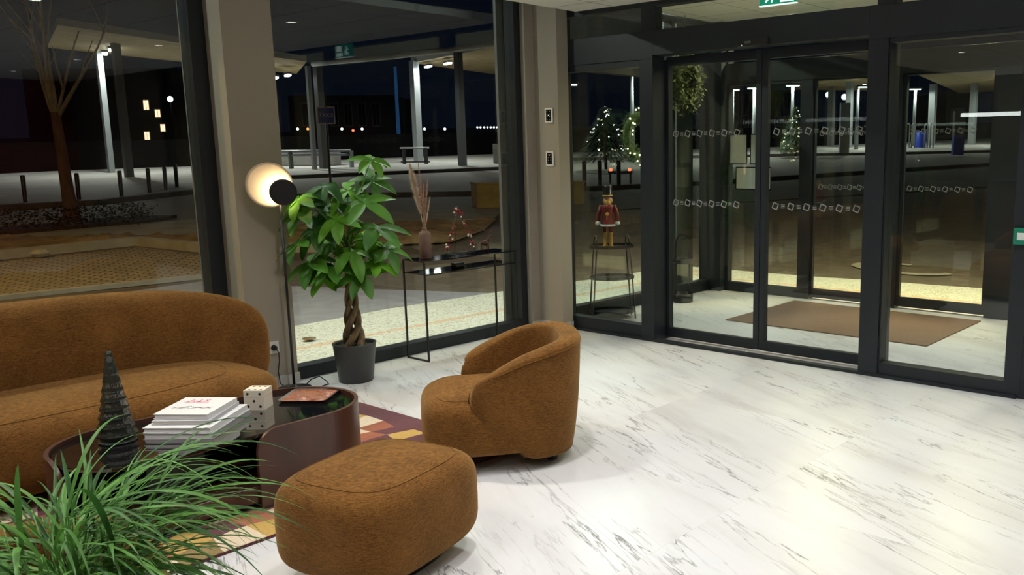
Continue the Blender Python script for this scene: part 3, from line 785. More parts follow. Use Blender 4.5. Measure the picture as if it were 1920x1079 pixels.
# ---------------------------------------------------------------- money tree
mt = empty('potted_money_tree', (3.46, 5.29, 0), 0, 'money tree with braided trunk and hand-shaped leaves in a black pot by the window', 'potted plant')
MB().lathe([(0, 0), (.108, 0), (.115, .01), (.142, .255), (.146, .262), (.146, .268), (.136, .268), (.132, .25), (.13, .235), (0, .235)], n=48).build('pot', 'pot_dark', mt)
MB().lathe([(0, .236), (.06, .246), (.125, .24), (.129, .238), (0, .2355)], n=30).build('soil', 'soil', mt)
tk = MB()
for k in range(4):
    pts = []; rr = []
    for i in range(40):
        f = i/39; a = f*7.5+k*pi/2; R = .040*(1-f)**1.6+.017; pts.append((.0+R*cos(a)-.0*f, R*sin(a), .235+f*.62)); rr.append(.021*(1-.35*f)+.006*(1-f)**3)
    tk.tube(pts, rr, 8)
tk.build('trunk', 'trunk_braid', mt)
rm = random.Random(11)
fol = MB(); stm = MB()
def leaflet(mb, base, d, up, L_, W_, droop, fold=.25):
    d = d.normalized(); side = d.cross(up).normalized(); nrm = side.cross(d).normalized()
    n = 9; vs = []; fs = []; p = Vector(base); cur = d.copy()
    for i in range(n+1):
        f = i/n; w_ = W_*(sin(pi*min(1, f**.85*1.0))**.75 if 0 < f < 1 else 0)*.5
        cur = (cur + Vector((0, 0, -droop*.12))).normalized()
        if i: p = p + cur*(L_/n)
        nn = side.cross(cur).normalized()
        vs += [p+side*w_ + nn*w_*fold, p+side*w_*.5+nn*w_*fold*.35, p - nn*0, p-side*w_*.5+nn*w_*fold*.35, p-side*w_+nn*w_*fold]
    for i in range(n):
        for k in range(4): fs.append((i*5+k, i*5+k+1, (i+1)*5+k+1, (i+1)*5+k))
    mb.add(vs, fs, 0, True)
def palm_leaf(c, axis, L_, tilt=.5, n=6, spin=0):
    axis = Vector(axis).normalized(); a0 = axis.orthogonal().normalized(); b0 = axis.cross(a0)
    for k in range(n):
        q = spin + 2*pi*k/n*.93; dr = (a0*cos(q)+b0*sin(q)) + axis*tilt*.35
        leaflet(fol, c, dr, axis, L_*rm.uniform(1.05, 1.35), L_*.50*rm.uniform(.85, 1.1), rm.uniform(.35, 1.5))
top = Vector((0, 0, .85))
VR = Vector((_r2.x, _r2.y, 0)).normalized(); VF = Vector((FH[0], FH[1], 0))
# leaf hubs: sideways offset along the view's right, height, depth offset, size
hubs = [(-.24, 1.18, -.02, .18), (-.18, 1.05, -.10, .18), (-.27, .95, .0, .16), (-.22, .82, .0, .19), (-.16, .72, -.04, .15), (.10, .74, -.1, .16), (-.06, .80, -.12, .17), (-.13, 1.33, -.03, .17), (-.02, 1.12, -.12, .17),
        (.02, 1.30, .02, .17), (.15, 1.22, -.06, .19), (.19, 1.50, .0, .13), (.23, 1.06, -.08, .19), (.10, .98, .05, .18), (.05, .90, -.1, .19), (.26, .90, .03, .16),
        (-.12, .93, .06, .17), (-.08, 1.20, .09, .18), (.16, 1.36, .08, .15), (-.25, 1.24, .1, .15), (.20, .82, -.04, .14), (-.18, .80, -.02, .14)]
for (sx, hz, dp, L_) in hubs:
    p = VR*sx + VF*dp + Vector((0, 0, hz))
    if p.y > .10:
        k_ = (p.y-.10)/.62; p = p - VF*k_; p.z += (1.55-p.z)*k_/6.0
    b = top + Vector((rm.uniform(-.02, .02), rm.uniform(-.02, .02), rm.uniform(-.03, .15)))
    mid = (b+p)/2 + Vector((0, 0, .06))
    stm.tube([b, (b+mid)/2+Vector((0, 0, .02)), mid, (mid+p)/2+Vector((0, 0, .015)), p], [.006, .005, .004, .0035, .003], 6)
    ax = (Vector((0, 0, 1.0)) + VR*sx*1.6 - VF*rm.uniform(.35, .9)).normalized()
    palm_leaf(p, ax, L_, .4, rm.choice((5, 6, 6)), rm.uniform(0, 6))
fol.v = [(x, min(y, .31), z) for x, y, z in fol.v]
fol.build('foliage', 'leaf_green', mt); stm.build('stems', 'leaf_stem', mt)

# ---------------------------------------------------------------- grassy plant in the foreground
gp = empty('potted_grass', (.70, 2.27, 0), 0, 'bushy plant with long arching grassy blades in the lower left foreground', 'potted plant')
MB().lathe([(0, 0), (.12, 0), (.125, .01), (.16, .50), (.165, .52), (.15, .52), (.145, .49), (0, .49)], n=40).build('pot', 'pot_dark', gp)
gb = MB(); gs = MB(); rg = random.Random(21)
def blade(mb, base, az, elev, L_, W_, droop):
    d = Vector((cos(az)*cos(elev), sin(az)*cos(elev), sin(elev))); side = Vector((-sin(az), cos(az), 0))
    side = (side + Vector((0, 0, rg.uniform(-.5, .5)))).normalized()
    n = 14; p = Vector(base); vs = []; fs = []
    wob = rg.uniform(-.05, .05)
    for i in range(n+1):
        f = i/n; w_ = W_*(.45+.55*sin(pi*min(f*1.35, 1)*.5))*(1-f**3.2)*.5
        nn = side.cross(d).normalized()
        vs += [p+side*w_+nn*w_*.35, p, p-side*w_+nn*w_*.35]
        d = (d + Vector((0, 0, -droop*(.3+f*1.0)/n)) + side*wob/n).normalized(); p = p + d*(L_/n)
    for i in range(n):
        fs += [(i*3, i*3+1, i*3+4, i*3+3), (i*3+1, i*3+2, i*3+5, i*3+4)]
    mb.add(vs, fs, 0, True)
for i in range(62):                                   # canes
    az = rg.uniform(0, 2*pi); r_ = rg.uniform(0, .12); b = Vector((r_*cos(az), r_*sin(az), .49)); 
    lean = rg.uniform(.02, .30); h = rg.uniform(.06, .24)
    tip = b + Vector((cos(az)*lean*h*1.6, sin(az)*lean*h*1.6, h))
    gs.tube([b, (b+tip)/2+Vector((0, 0, .01)), tip], [.0025, .002, .0016], 5)
    for k in range(rg.choice((3, 4, 4))):
        f = rg.uniform(.25, 1); q = b.lerp(tip, f)
        blade(gb, q, az+rg.uniform(-1.1, 1.1), rg.uniform(.35, 1.25), rg.uniform(.20, .36), rg.uniform(.008, .017), rg.uniform(1.3, 2.9))
ra = atan2(_r2.y, _r2.x)
for i in range(78):                                    # the side that leans to the right
    az = ra + rg.uniform(-.55, .75); b = Vector((.08*cos(az)*rg.random(), .08*sin(az)*rg.random(), .49+rg.uniform(.02, .26)))
    blade(gb, b, az, rg.uniform(.15, .9), rg.uniform(.30, .54), rg.uniform(.007, .014), rg.uniform(1.2, 2.5))
gb.build('blades', 'leaf_grass', gp); gs.build('canes', 'leaf_stem', gp)
MB().lathe([(0, .49), (.143, .492), (.143, .494), (0, .502)], n=24).build('soil', 'soil', gp)

# ---------------------------------------------------------------- console table
cs = empty('console_table', (4.55, 5.44, 0), 0, 'thin black metal console table with two glass shelves in front of the window', 'console table')
X0, X1, Y0, Y1 = -.455, .47, -.13, .13; q = .006
MB().box(X0, X1, Y0, Y1, .749, .757).build('table_top', 'black_gloss', cs)
MB().box(X0+.006, X1-.006, Y0+.006, Y1-.006, .655, .661).build('shelf', 'black_gloss', cs)
for x in (X0+q, X1-q):
    for y in (Y0+q, Y1-q): MB().box(x-q, x+q, y-q, y+q, 0, .749).build('leg', 'black_metal', cs)
    MB().box(x-q, x+q, Y0+2*q, Y1-2*q, 0, .012).build('foot_bar', 'black_metal', cs)
MB().box(X0+2*q, X1-2*q, Y0, Y0+.01, .650, .655).box(X0+2*q, X1-2*q, Y1-.01, Y1, .650, .655).build('shelf_rail', 'black_metal', cs)
vz = .757
va = empty('vase', (4.215, 5.44, vz), 0, 'slim brown bottle vase on the console table', 'vase')
MB().lathe([(0, 0), (.040, 0), (.044, .006), (.045, .185), (.038, .205), (.02, .212), (.017, .228), (.021, .236), (.014, .236), (.012, .21), (0, .205)], n=36).build('vase_body', 'vase_clay', va)
pa = empty('dried_pampas', (4.215, 5.44, vz+.2), 0, 'dried pale and pink pampas plumes standing in the brown vase', 'dried flowers')
rp_ = random.Random(9)
def plume(tip, base, wd, m, n=340):
    t = Vector(tip); b = Vector(base); ax = (t-b)
    mb = MB().tube([(0, 0, .012), (b*.5)+Vector((0, 0, .0)), b, t], [.0016, .0016, .0016, .0008], 5)
    for i in range(n):
        f = rp_.random(); p = b+ax*f; az = rp_.uniform(0, 2*pi); w_ = wd*(sin(pi*min(1, f*.8+.12)))*rp_.uniform(.6, 1)
        d = Vector((cos(az)*w_, sin(az)*w_, .012+w_*.35)); s = Vector((-sin(az), cos(az), 0))*.003
        mb.add([p-s, p+s, p+d], [(0, 1, 2)])
    return mb.build('plume', m, pa)
plume(-VR*.085+Vector((0, 0, .50)), -VR*.018+Vector((0, 0, .13)), .048, 'pampas_pale', 1500)
plume(-VR*.02+Vector((0, 0, .505)), Vector((0, 0, .12)), .018, 'pampas_pink', 500)
plume(VR*.045+Vector((0, 0, .40)), VR*.008+Vector((0, 0, .1)), .018, 'pampas_pink')
plume(VR*.012+Vector((0, 0, .36)), VR*.0+Vector((0, 0, .06)), .020, 'pampas_pink')
plume(VR*.055+Vector((0, 0, .26)), VR*.012+Vector((0, 0, .05)), .014, 'pampas_pale')
bt = empty('berry_wire_tree', (4.55, 5.45, vz), 0, 'triangular wire tree wound with dark red and white berries on the console table', 'ornament')
wt = MB(); br_ = MB(); bw = MB()
apex = Vector((0, 0, .36))
cor = [Vector((-.16, -.03, .012)), Vector((.14, -.03, .012)), Vector((0, .06, .012))]
for c in cor: wt.tube([c, apex+(apex-c)*.06], .0022, 6)
for a, b in ((0, 1), (1, 2), (2, 0)): wt.tube([cor[a], cor[b]], .0022, 6)
wt.build('wire_frame', 'black_metal', bt)
rc = random.Random(4)
for a in (0, 1):
    for i in range(46):
        f = rc.uniform(.12, 1.0)
        if (f*4.1) % 1 < .30 and f < .9: continue
        p = cor[a].lerp(apex, f) + Vector((rc.uniform(-.016, .016), rc.uniform(-.016, .016), rc.uniform(-.012, .012)))
        (br_ if rc.random() < .72 else bw).sphere(p, .0072, 8)
tag(br_.build('red_berries', 'berry', bt), kind='stuff'); tag(bw.build('white_berries', 'berry_white', bt), kind='stuff')
rd = empty('wicker_figurine', (4.82, 5.46, vz), 0, 'pale twig animal figurine at the right of the wire tree on the console', 'figurine')
bodym = MB().sphere((0, 0, .085), .035, 12, 0, (1.5, .7, .8))
for x in (-.035, .035):
    for y in (-.014, .014): bodym.tube([(x, y, .075), (x*1.15, y, .0)], [.008, .005], 6)
bodym.tube([(.04, 0, .10), (.062, 0, .14)], [.014, .011], 8).sphere((.075, 0, .150), .016, 8, 0, (1.5, .8, .9))
bodym.build('body', 'bark', rd)
an = MB()
for s_ in (-1, 1):
    an.tube([(.062, s_*.008, .162), (.045, s_*.03, .195), (.02, s_*.035, .215)], .003, 5).tube([(.05, s_*.026, .188), (.075, s_*.035, .21)], .0025, 5)
an.build('antlers', 'bark', rd)
rd.scale = (.8, .8, .8)
tg = empty('black_box', (4.50, 5.42, .661), 0, 'small black box on the lower shelf of the console table', 'box')
MB().box(-.04, .04, -.028, .028, 0, .032).build('box_body', 'screen_black', tg, .002)
MB().box(-.041, .041, -.029, .029, .032, .04).build('box_lid', 'black_metal', tg, .002)

# ---------------------------------------------------------------- wall controls
for i, (z, ic) in enumerate(((1.845, 'warm_icon'), (1.485, 'red_icon'))):
    e = empty('wall_controller', (5.538, 5.40, z), 0, 'white framed touch controller with black screen, the %s of two on the corner pillar' % ('upper' if i == 0 else 'lower'), 'wall control')
    MB().box(-.012, 0, -.045, .045, -.062, .062).build('housing', 'white_plastic', e, .003)
    MB().box(-.0135, -.012, -.028, .028, -.047, .047).build('screen', 'screen_black', e)
    m = MB()
    for k in range(4):
        for j in (-1, 1): m.box(-.0142, -.0135, j*.014-.004, j*.014+.004, -.034+k*.022-.003, -.034+k*.022+.003)
    m.build('icons', 'decal', e); MB().box(-.0143, -.0135, -.005, .005, .0+i*.03-.004, .0+i*.03+.004).build('lit_icon', ic, e)
# exit sign and button
ex = empty('exit_sign', (5.46, 3.17, 2.515), 0, 'green and white running man exit sign hanging above the sliding doors', 'sign')
MB().box(-.012, .012, -.14, .14, -.01, .115).build('sign_body', 'green_sign', ex, .002)
pic = MB()
pic.box(-.0135, -.012, -.125, -.02, .0, .035).sphere((-.0125, .06, .085), .012, 8, 0, (.1, 1, 1))
pic.tube([(-.0128, .06, .07), (-.0128, .05, .045), (-.0128, .07, .03), (-.0128, .09, .01)], .007, 5).tube([(-.0128, .05, .045), (-.0128, .035, .025), (-.0128, .045, .005)], .006, 5).tube([(-.0128, .085, .06), (-.0128, .06, .065), (-.0128, .035, .055)], .005, 5)
pic.box(-.0135, -.012, -.12, -.03, .045, .10)
pic.build('pictogram', 'sign_white', ex)
MB().box(-.013, .013, -.142, .142, -.016, -.010).build('sign_edge', 'sign_white', ex)
MB().box(-.01, .01, -.012, .012, .115, .165).build('bracket', 'white_plastic', ex)
sn = empty('door_sensor', (5.655, 3.485, 2.30), 0, 'black motion sensor bar above the sliding doors', 'sensor')
MB().prism(rrect(.13, .02, .018), -.024, .024).build('sensor_body', 'black_metal', sn)
sn.children[0].data.transform(Matrix.Rotation(pi/2, 4, 'Z'))
MB().sphere((-.021, .08, -.018), .004, 8).build('indicator', 'warm_icon', sn)
def text(body, size, name, m, parent, loc, rot, ext=.0008, align='CENTER'):
    c = bpy.data.curves.new(name, 'FONT'); c.body = body; c.size = size; c.extrude = ext; c.align_x = align; c.align_y = 'CENTER'
    o = bpy.data.objects.new(name, c); C.objects.link(o); bpy.context.view_layer.update()
    me = bpy.data.meshes.new_from_object(o.evaluated_get(bpy.context.evaluated_depsgraph_get())); C.objects.unlink(o); bpy.data.objects.remove(o)
    me.materials.clear(); me.materials.append(MATS[m]); o = bpy.data.objects.new(name, me); C.objects.link(o)
    o.parent = parent; o.location = loc; o.rotation_euler = rot; return o
text('GEZE', .022, 'lettering', 'decal', sn, (-.0212, .03, .0), (pi/2, 0, -pi/2))
gbn = empty('door_release_button', (GX-.002, 1.575, 1.015), 0, 'green emergency door release box on the right door jamb', 'switch')
MB().box(-.03, 0, -.045, .045, -.05, .05).build('housing', 'release_green', gbn, .004)
MB().box(-.034, -.03, -.022, .022, -.022, .022).build('button', 'release_white', gbn, .002)

# ---------------------------------------------------------------- entrance lobby contents
tag(MB().box(6.79, 8.08, 2.55, 4.44, 0, .012).build('entrance_mat', 'door_mat', None, .004), 'brown doormat on the floor of the glass entrance lobby', 'doormat')
def notice(name, y0, y1, z0, z1, label, fold=False):
    e = empty(name, (XV+.034, (y0+y1)/2, (z0+z1)/2), 0, label, 'notice'); a, b = (y0-y1)/2, (z1-z0)/2
    MB().box(-.002, 0, -a-.012, a+.012, -b-.012, b+.012).build('frame', 'screen_black', e)
    MB().box(-.003, -.002, -a, a, -b, b).build('paper_sheet', 'paper', e)
    if fold: MB().box(-.0034, -.003, -.002, .002, -b, b).build('fold_line', 'decal', e)
notice('framed_notice', 5.405, 5.20, 1.40, 1.70, 'left of the two upright white notices on the entrance lobby glass')
notice('framed_notice', 5.14, 4.93, 1.40, 1.70, 'right of the two upright white notices, partly behind the door stile')
notice('framed_notice', 5.32, 4.90, 1.13, 1.35, 'wide white folded notice below the two upright notices on the lobby glass', True)
# etagere
et = empty('plant_stand', (6.30, 5.385, 0), radians(-40), 'black wire three-tier stand with oval trays behind the left side glass', 'stand')
def oval(a, b, n=28): return [(a*cos(2*pi*k/n), b*sin(2*pi*k/n)) for k in range(n)]
for (z, nm) in ((.05, 'bottom_tray'), (.37, 'middle_tray'), (.66, 'top_tray')):
    a, b = .21, .165
    o_ = oval(a, b); i_ = oval(a-.006, b-.006); n = len(o_)
    vs = [(x, y, z) for x, y in o_]+[(x, y, z+.028) for x, y in o_]+[(x, y, z+.028) for x, y in i_]+[(x, y, z+.004) for x, y in i_]
    fs = [tuple(range(n))[::-1]]+[(k, (k+1) % n, n+(k+1) % n, n+k) for k in range(n)]+[(n+k, n+(k+1) % n, 2*n+(k+1) % n, 2*n+k) for k in range(n)]+[(2*n+k, 2*n+(k+1) % n, 3*n+(k+1) % n, 3*n+k) for k in range(n)]+[tuple(range(3*n, 4*n))]
    MB().add(vs, fs).build(nm, 'black_metal', et)
for sx in (-1, 1):
    for sy in (-1, 1):
        MB().tube([(sx*.20, sy*.10, 0), (sx*.175, sy*.10, .37), (sx*.155, sy*.10, .68)], .0075, 8).build('leg', 'black_metal', et)
    MB().tube([(sx*.155, -.10, .68)]+[(sx*.15, -.10*cos(pi*k/10), .70+.075*sin(pi*k/10)) for k in range(11)]+[(sx*.155, .10, .68)], .0075, 8).build('handle', 'black_metal', et)
# nutcracker
nc = empty('nutcracker', (6.27, 5.40, .664), radians(215), 'red coated nutcracker soldier with tall black hat on the wire stand', 'figurine')
for s_ in (-1, 1):
    MB().lathe([(.022, 0), (.024, .02), (.017, .03), (.016, .12), (.02, .14)], (0, s_*.026, 0), 14).build('boot', 'nut_gold', nc)
    MB().tube([(0, s_*.026, .14), (0, s_*.026, .21)], .021, 12).build('trouser_leg', 'nut_red', nc)
    MB().tube([(0, s_*.055, .385), (.0, s_*.085, .31), (.02, s_*.09, .245)], [.022, .02, .018], 10).build('sleeve', 'nut_red', nc)
    MB().sphere((.022, s_*.09, .225), .026, 10, 0, (1, 1, .8)).build('cuff', 'nut_white', nc)
MB().lathe([(.070, .20), (.062, .215), (.048, .29), (.058, .36), (.056, .385), (.03, .40), (0, .40)], n=24).build('coat', 'nut_red', nc)
MB().lathe([(.072, .195), (.074, .205), (.072, .215), (.06, .215)], n=24).build('coat_hem', 'nut_white', nc)
MB().sphere((0, 0, .435), .040, 14, 0, (1, .9, 1.05)).build('head', 'nut_skin', nc)
MB().sphere((.015, 0, .41), .035, 12, 0, (1, .9, 1)).sphere((-.015, 0, .43), .042, 12, 0, (.8, 1.1, 1)).build('beard', 'nut_gold', nc)
MB().lathe([(.046, .468), (.040, .472), (.043, .56), (.038, .572), (0, .574)], n=24).build('hat', 'nut_black', nc)
MB().lathe([(.046, .47), (.047, .482), (.044, .482)], n=24).build('hat_band', 'nut_gold', nc)
MB().tube([(.06, -.01, .0), (.045, .0, .42)], .004, 6).sphere((.05, 0, .31), .018, 8).build('staff', 'nut_gold', nc)
# umbrella stand
us = empty('umbrella_stand', (7.40, 5.37, 0), radians(-48), 'dark metal umbrella stand with arched handle by the lobby glass', 'umbrella stand')
MB().lathe([(0, 0), (.105, 0), (.108, .005), (.108, .085), (.10, .09), (.096, .085), (.096, .02), (0, .02)], n=36).build('drip_base', 'black_metal', us)
MB().lathe([(.105, .40), (.108, .405), (.108, .445), (.105, .45), (.096, .445), (.096, .405), (.105, .40)], n=36).build('ring', 'black_metal', us)
pts = [(-.07, 0, .03), (-.07, 0, .3), (-.07, 0, .60)]+[(-.07*cos(pi*k/12), 0, .60+.10*sin(pi*k/12)) for k in range(1, 12)]+[(.07, 0, .60), (.07, 0, .3), (.07, 0, .03)]
m = MB()
for i in range(len(pts)-1):
    a, b = Vector(pts[i]), Vector(pts[i+1]); t = (b-a).normalized(); s = Vector((0, 1, 0)); n_ = t.cross(s)
    vs = [a+s*.02+n_*.008, a-s*.02+n_*.008, a-s*.02-n_*.008, a+s*.02-n_*.008, b+s*.02+n_*.008, b-s*.02+n_*.008, b-s*.02-n_*.008, b+s*.02-n_*.008]
    m.add(vs, [(0, 1, 2, 3), (7, 6, 5, 4), (0, 4, 5, 1), (1, 5, 6, 2), (2, 6, 7, 3), (3, 7, 4, 0)])
m.build('arched_handle', 'black_metal', us)
# wreaths
def wreath(loc, R, r, m, label, lights, needles=900, seed=1, L_=.07, leafw=.006, drop=0.0):
    e = empty('wreath', loc, 0, label, 'wreath'); rw = random.Random(seed); mb = MB()
    mb.tube([(R*cos(2*pi*k/30), 0, R*sin(2*pi*k/30)) for k in range(31)], r*.45, 6, cap=False)
    for i in range(needles):
        a = rw.uniform(0, 2*pi); b = rw.uniform(0, 2*pi); rr = r*rw.uniform(.3, 1)
        p = Vector(((R+rr*cos(b))*cos(a), rr*sin(b)*.5, (R+rr*cos(b))*sin(a)))
        d = Vector((rw.uniform(-1, 1), rw.uniform(-.6, .6), rw.uniform(-1, 1)-drop)).normalized()*L_*rw.uniform(.5, 1.1); s = d.orthogonal().normalized()*leafw
        mb.add([p, p+d*.5+s, p+d, p+d*.5-s], [(0, 1, 2, 3)])
    mb.build('foliage', m, e)
    if lights:
        lb = MB()
        for i in range(lights):
            a = rw.uniform(0, 2*pi); rr = R+rw.uniform(-r, r); lb.sphere((rr*cos(a), -r*.5, rr*sin(a)), .0075, 6)
        tag(lb.build('fairy_lights', 'fairy', e), kind='stuff')
    return e
wreath((6.88, 5.50, 1.68), .20, .085, 'fir', 'fir wreath with small warm lights hanging on the lobby side glass', 24, 2400, 1, .06, .003)
w2 = wreath((7.53, 5.43, 2.22), .17, .15, 'mistletoe', 'leafy green wreath hanging high in the lobby corner without lights', 0, 2600, 2, .08, .013, .4)
MB().tube([(0, 0, .2), (0, 0, .65)], .004, 6).build('ribbon', 'mistletoe', w2)

# ---------------------------------------------------------------- room behind the camera (seen only mirrored)
mr = empty('round_mirror', (.2, YB+.04, 1.75), 0, 'large round mirror on the dark red wall, seen as a reflection in the left window', 'mirror')
MB().lathe([(0, 0), (.62, 0), (.62, -.02), (0, -.02)], n=48, axis='y').build('mirror_plate', 'mirror', mr)
MB().lathe([(.62, -.025), (.66, -.025), (.66, .03), (.62, .03), (.62, -.025)], n=48, axis='y').build('mirror_frame', 'black_metal', mr)
rcp = empty('reception_counter', (-2.6, 2.6, 0), 0, 'brown reception counter behind the camera, seen only mirrored in the door glass', 'counter')
MB().box(-.3, .3, -1.6, 1.6, 0, 1.02).build('front', 'counter', rcp); MB().box(-.35, .38, -1.65, 1.65, 1.02, 1.06).build('counter_top', 'walnut', rcp)
for i, (a, b) in enumerate(((5.05, 3.75), (3.55, 2.25))):
    pl = empty('linear_pendant', (-3.0, (a+b)/2, 2.05), 0, 'slim white linear pendant lamp mirrored in the door glass, %s of the pair' % ('longer left' if i == 0 else 'right'), 'pendant lamp', None)
    MB().box(-.03, .03, -(a-b)/2, (a-b)/2, -.03, .03).build('light_bar', 'linear_white', pl, .01)
    for s_ in (-1, 1): MB().tube([(0, s_*.5, .03), (0, s_*.5, .629)], .002, 5).build('cable', 'black_metal', pl)

# ================================================================ outdoors
GZ = ground
bm = bmesh.new()
pts_ = [(-40, 5.92), (120, 5.92), (120, 130), (-40, 130)]
ground_poly('ground', 'asphalt_brown', [(-40, 5.905), (5.69, 5.905), (5.69, 5.71), (8.45, 5.71), (8.45, -30), (110, -30), (110, 110), (-40, 110)], -.03)
ground_poly('terrazzo_apron', 'terrazzo', [(-3, 5.91), (5.70, 5.91), (5.70, 5.715), (8.445, 5.715), (8.445, -2), (10.6, -2), (10.0, 4.6), (9.6, 7.0), (7.3, 7.45), (5.4, 7.58), (4.58, 7.52), (-3, 7.5)], -.012, .02)
ground_poly('paved_strip', 'pavers_grey', [(-3, 7.5), (4.58, 7.52), (5.4, 7.58), (5.45, 7.6), (6.7, 7.45), (5.64, 9.85), (5.5, 11.2), (3.4, 10.9), (-3, 9.0)], -.013, .01)
ground_poly('parking_bay', 'brick_pavers', [(-6, 12.4), (3.26, 11.82), (5.43, 11.54), (6.3, 12.7), (6.05, 15.0), (4.21, 15.1), (-6, 16.5)], -.012, .01)
def kerb(name, pts, wd, h, m, label=None, cat=None):
    mb = MB()
    for i in range(len(pts)-1):
        (x0, y0), (x1, y1) = pts[i], pts[i+1]; L_ = math.hypot(x1-x0, y1-y0); nx, ny = -(y1-y0)/L_*wd/2, (x1-x0)/L_*wd/2
        q = [(x0+nx, y0+ny), (x1+nx, y1+ny), (x1-nx, y1-ny), (x0-nx, y0-ny)]
        vs = [(x, y, GZ(x, y)-.03) for x, y in q]+[(x, y, GZ(x, y)+h) for x, y in q]
        mb.add(vs, [(3, 2, 1, 0), (4, 5, 6, 7), (0, 1, 5, 4), (1, 2, 6, 5), (2, 3, 7, 6), (3, 0, 4, 7)])
    o = mb.build(name, m); o['kind'] = 'structure'; return o
kerb('trim_13', [(-6, 12.2), (3.26, 11.72), (5.5, 11.42), (6.4, 12.7)], .12, .02, 'kerb_stone')
kerb('trim_14', [(-6, 17.1), (4.3, 15.5), (6.2, 15.4), (6.5, 13.6), (7.6, 12.2)], .16, .10, 'kerb_stone')
# dug-up strip
def dirt():
    bm = bmesh.new(); poly = [(-8, 17.3), (4.4, 15.7), (6.5, 15.5), (6.9, 13.6), (7.6, 12.4), (9.2, 11.2), (10.5, 11.9), (11.8, 13.0), (8.8, 15.3), (7.3, 15.6), (5.1, 18.1), (-8, 20)]
    vs = [bm.verts.new((x, y, 0)) for x, y in poly]; bm.faces.new(vs); bmesh.ops.triangulate(bm, faces=bm.faces[:])
    for _ in range(5): bmesh.ops.subdivide_edges(bm, edges=[e for e in bm.edges if e.calc_length() > .35], cuts=1, use_grid_fill=False); bmesh.ops.triangulate(bm, faces=bm.faces[:])
    rr = random.Random(8)
    for v in bm.verts: v.co.z = GZ(v.co.x, v.co.y) + .01 + (0 if v.is_boundary else rr.uniform(0, .09)+.05*sin(v.co.x*3)*sin(v.co.y*2.3))
    bmesh.ops.recalc_face_normals(bm, faces=bm.faces)
    me = bpy.data.meshes.new('dirt_strip'); bm.to_mesh(me); bm.free(); me.materials.append(MATS['dirt'])
    o = bpy.data.objects.new('dirt_strip', me); C.objects.link(o); tag(o, 'churned brown earth of the dug-up strip beyond the brick bay', 'earth', None, 'stuff')
dirt()
sl = empty('stone_slab', (3.7, 15.2, GZ(3.7, 15.2)+.0), radians(10), 'flat pale stone slab lying at the edge of the brick bay', 'slab')
MB().prism([(-.5, -.12), (.45, -.2), (.55, .1), (-.3, .2)], 0.01, .14).build('slab_body', 'kerb_stone', sl, .01)
for i, (x, y, s) in enumerate(((6.2, 12.9, .10), (6.4, 12.6, .08), (4.7, 15.0, .12), (2.6, 15.4, .10))):
    m = MB().sphere((0, 0, 0), s, 7, 0, (1.2, .9, .6)); rr = random.Random(i)
    m.v = [(a*rr.uniform(.8, 1.2), b*rr.uniform(.8, 1.2), c) for a, b, c in m.v]
    o = m.build('rubble_stone', 'kerb_stone', smooth=False); o.location = (x, y, GZ(x, y)+s*.5)
    tag(o, ['pinkish loose stone nearest the right corner of the brick bay', 'loose stone just in front of the bay corner stone', 'loose stone behind the brick bay at its middle', 'loose stone behind the brick bay at its left'][i], 'stone')
ground_poly('sidewalk', 'concrete', [(-8, 20.0), (5.1, 18.1), (7.3, 15.65), (8.85, 15.35), (11.9, 13.2), (13.6, 14.6), (9.0, 17.6), (8.42, 18.0), (6.3, 19.0), (5.5, 19.6), (-8, 22)], .0, .04)
ground_poly('road', 'asphalt', [(-10, 22), (5.5, 19.6), (8.42, 18.0), (13.6, 14.6), (13.3, 13.0), (24, 8), (60, -6), (60, 6), (44.9, 13.5), (40, 17.2), (36, 21.0), (29.2, 26.9), (22.7, 24.7), (15.7, 27.2), (11.4, 24.1), (8.6, 23.1), (-10, 24.9)], -.012, .01)
ground_poly('plaza', 'plaza_pale', [(-10, 25), (6.8, 23.95), (8.6, 23.4), (11.39, 24.4), (15.7, 27.6), (22.7, 25.0), (29.2, 27.3), (36.2, 21.4), (40, 17.6), (45, 14.1), (75, 8), (75, 19), (56, 21.5), (46, 24.5), (38, 28.2), (30, 33.2), (24, 35.0), (18.5, 35.4), (13, 37.5), (-10, 38)], .09, .12)
PW = [(-10, 38), (13, 37.5), (18.5, 35.4), (24, 35.0), (30, 33.2), (38, 28.2), (46, 24.5), (56, 21.5), (75, 19)]
fw = MB()  # added black wall: hides canopy light spilling on ground that lies dark
for i in range(len(PW)-1):
    (x0, y0), (x1, y1) = PW[i], PW[i+1]
    fw.add([(x0, y0, GZ(x0, y0)-.05), (x1, y1, GZ(x1, y1)-.05), (x1+.1, y1+.25, GZ(x1, y1)-.05), (x0+.1, y0+.25, GZ(x0, y0)-.05), (x0, y0, GZ(x0, y0)+1.15), (x1, y1, GZ(x1, y1)+1.15), (x1+.1, y1+.25, GZ(x1, y1)+1.15), (x0+.1, y0+.25, GZ(x0, y0)+1.15)], [(0, 3, 2, 1), (4, 5, 6, 7), (0, 1, 5, 4), (1, 2, 6, 5), (2, 3, 7, 6), (3, 0, 4, 7)])
tag(fw.build('masking_wall', 'black_wall'), 'added low black wall hiding the lamplit ground beyond the pale plaza', 'wall')
kerb('trim_15', [(-10, 24.9), (6.8, 23.85), (8.6, 23.3), (11.39, 24.3), (15.7, 27.45), (22.7, 24.85), (29.2, 27.15), (36.2, 21.25), (40, 17.45), (45, 13.95), (70, 7.9)], .22, .10, 'kerb')
kerb('trim_16', [(12.0, 21.0), (15.6, 17.2), (21, 14.6), (30, 12.0), (45, 7)], .15, .09, 'kerb')
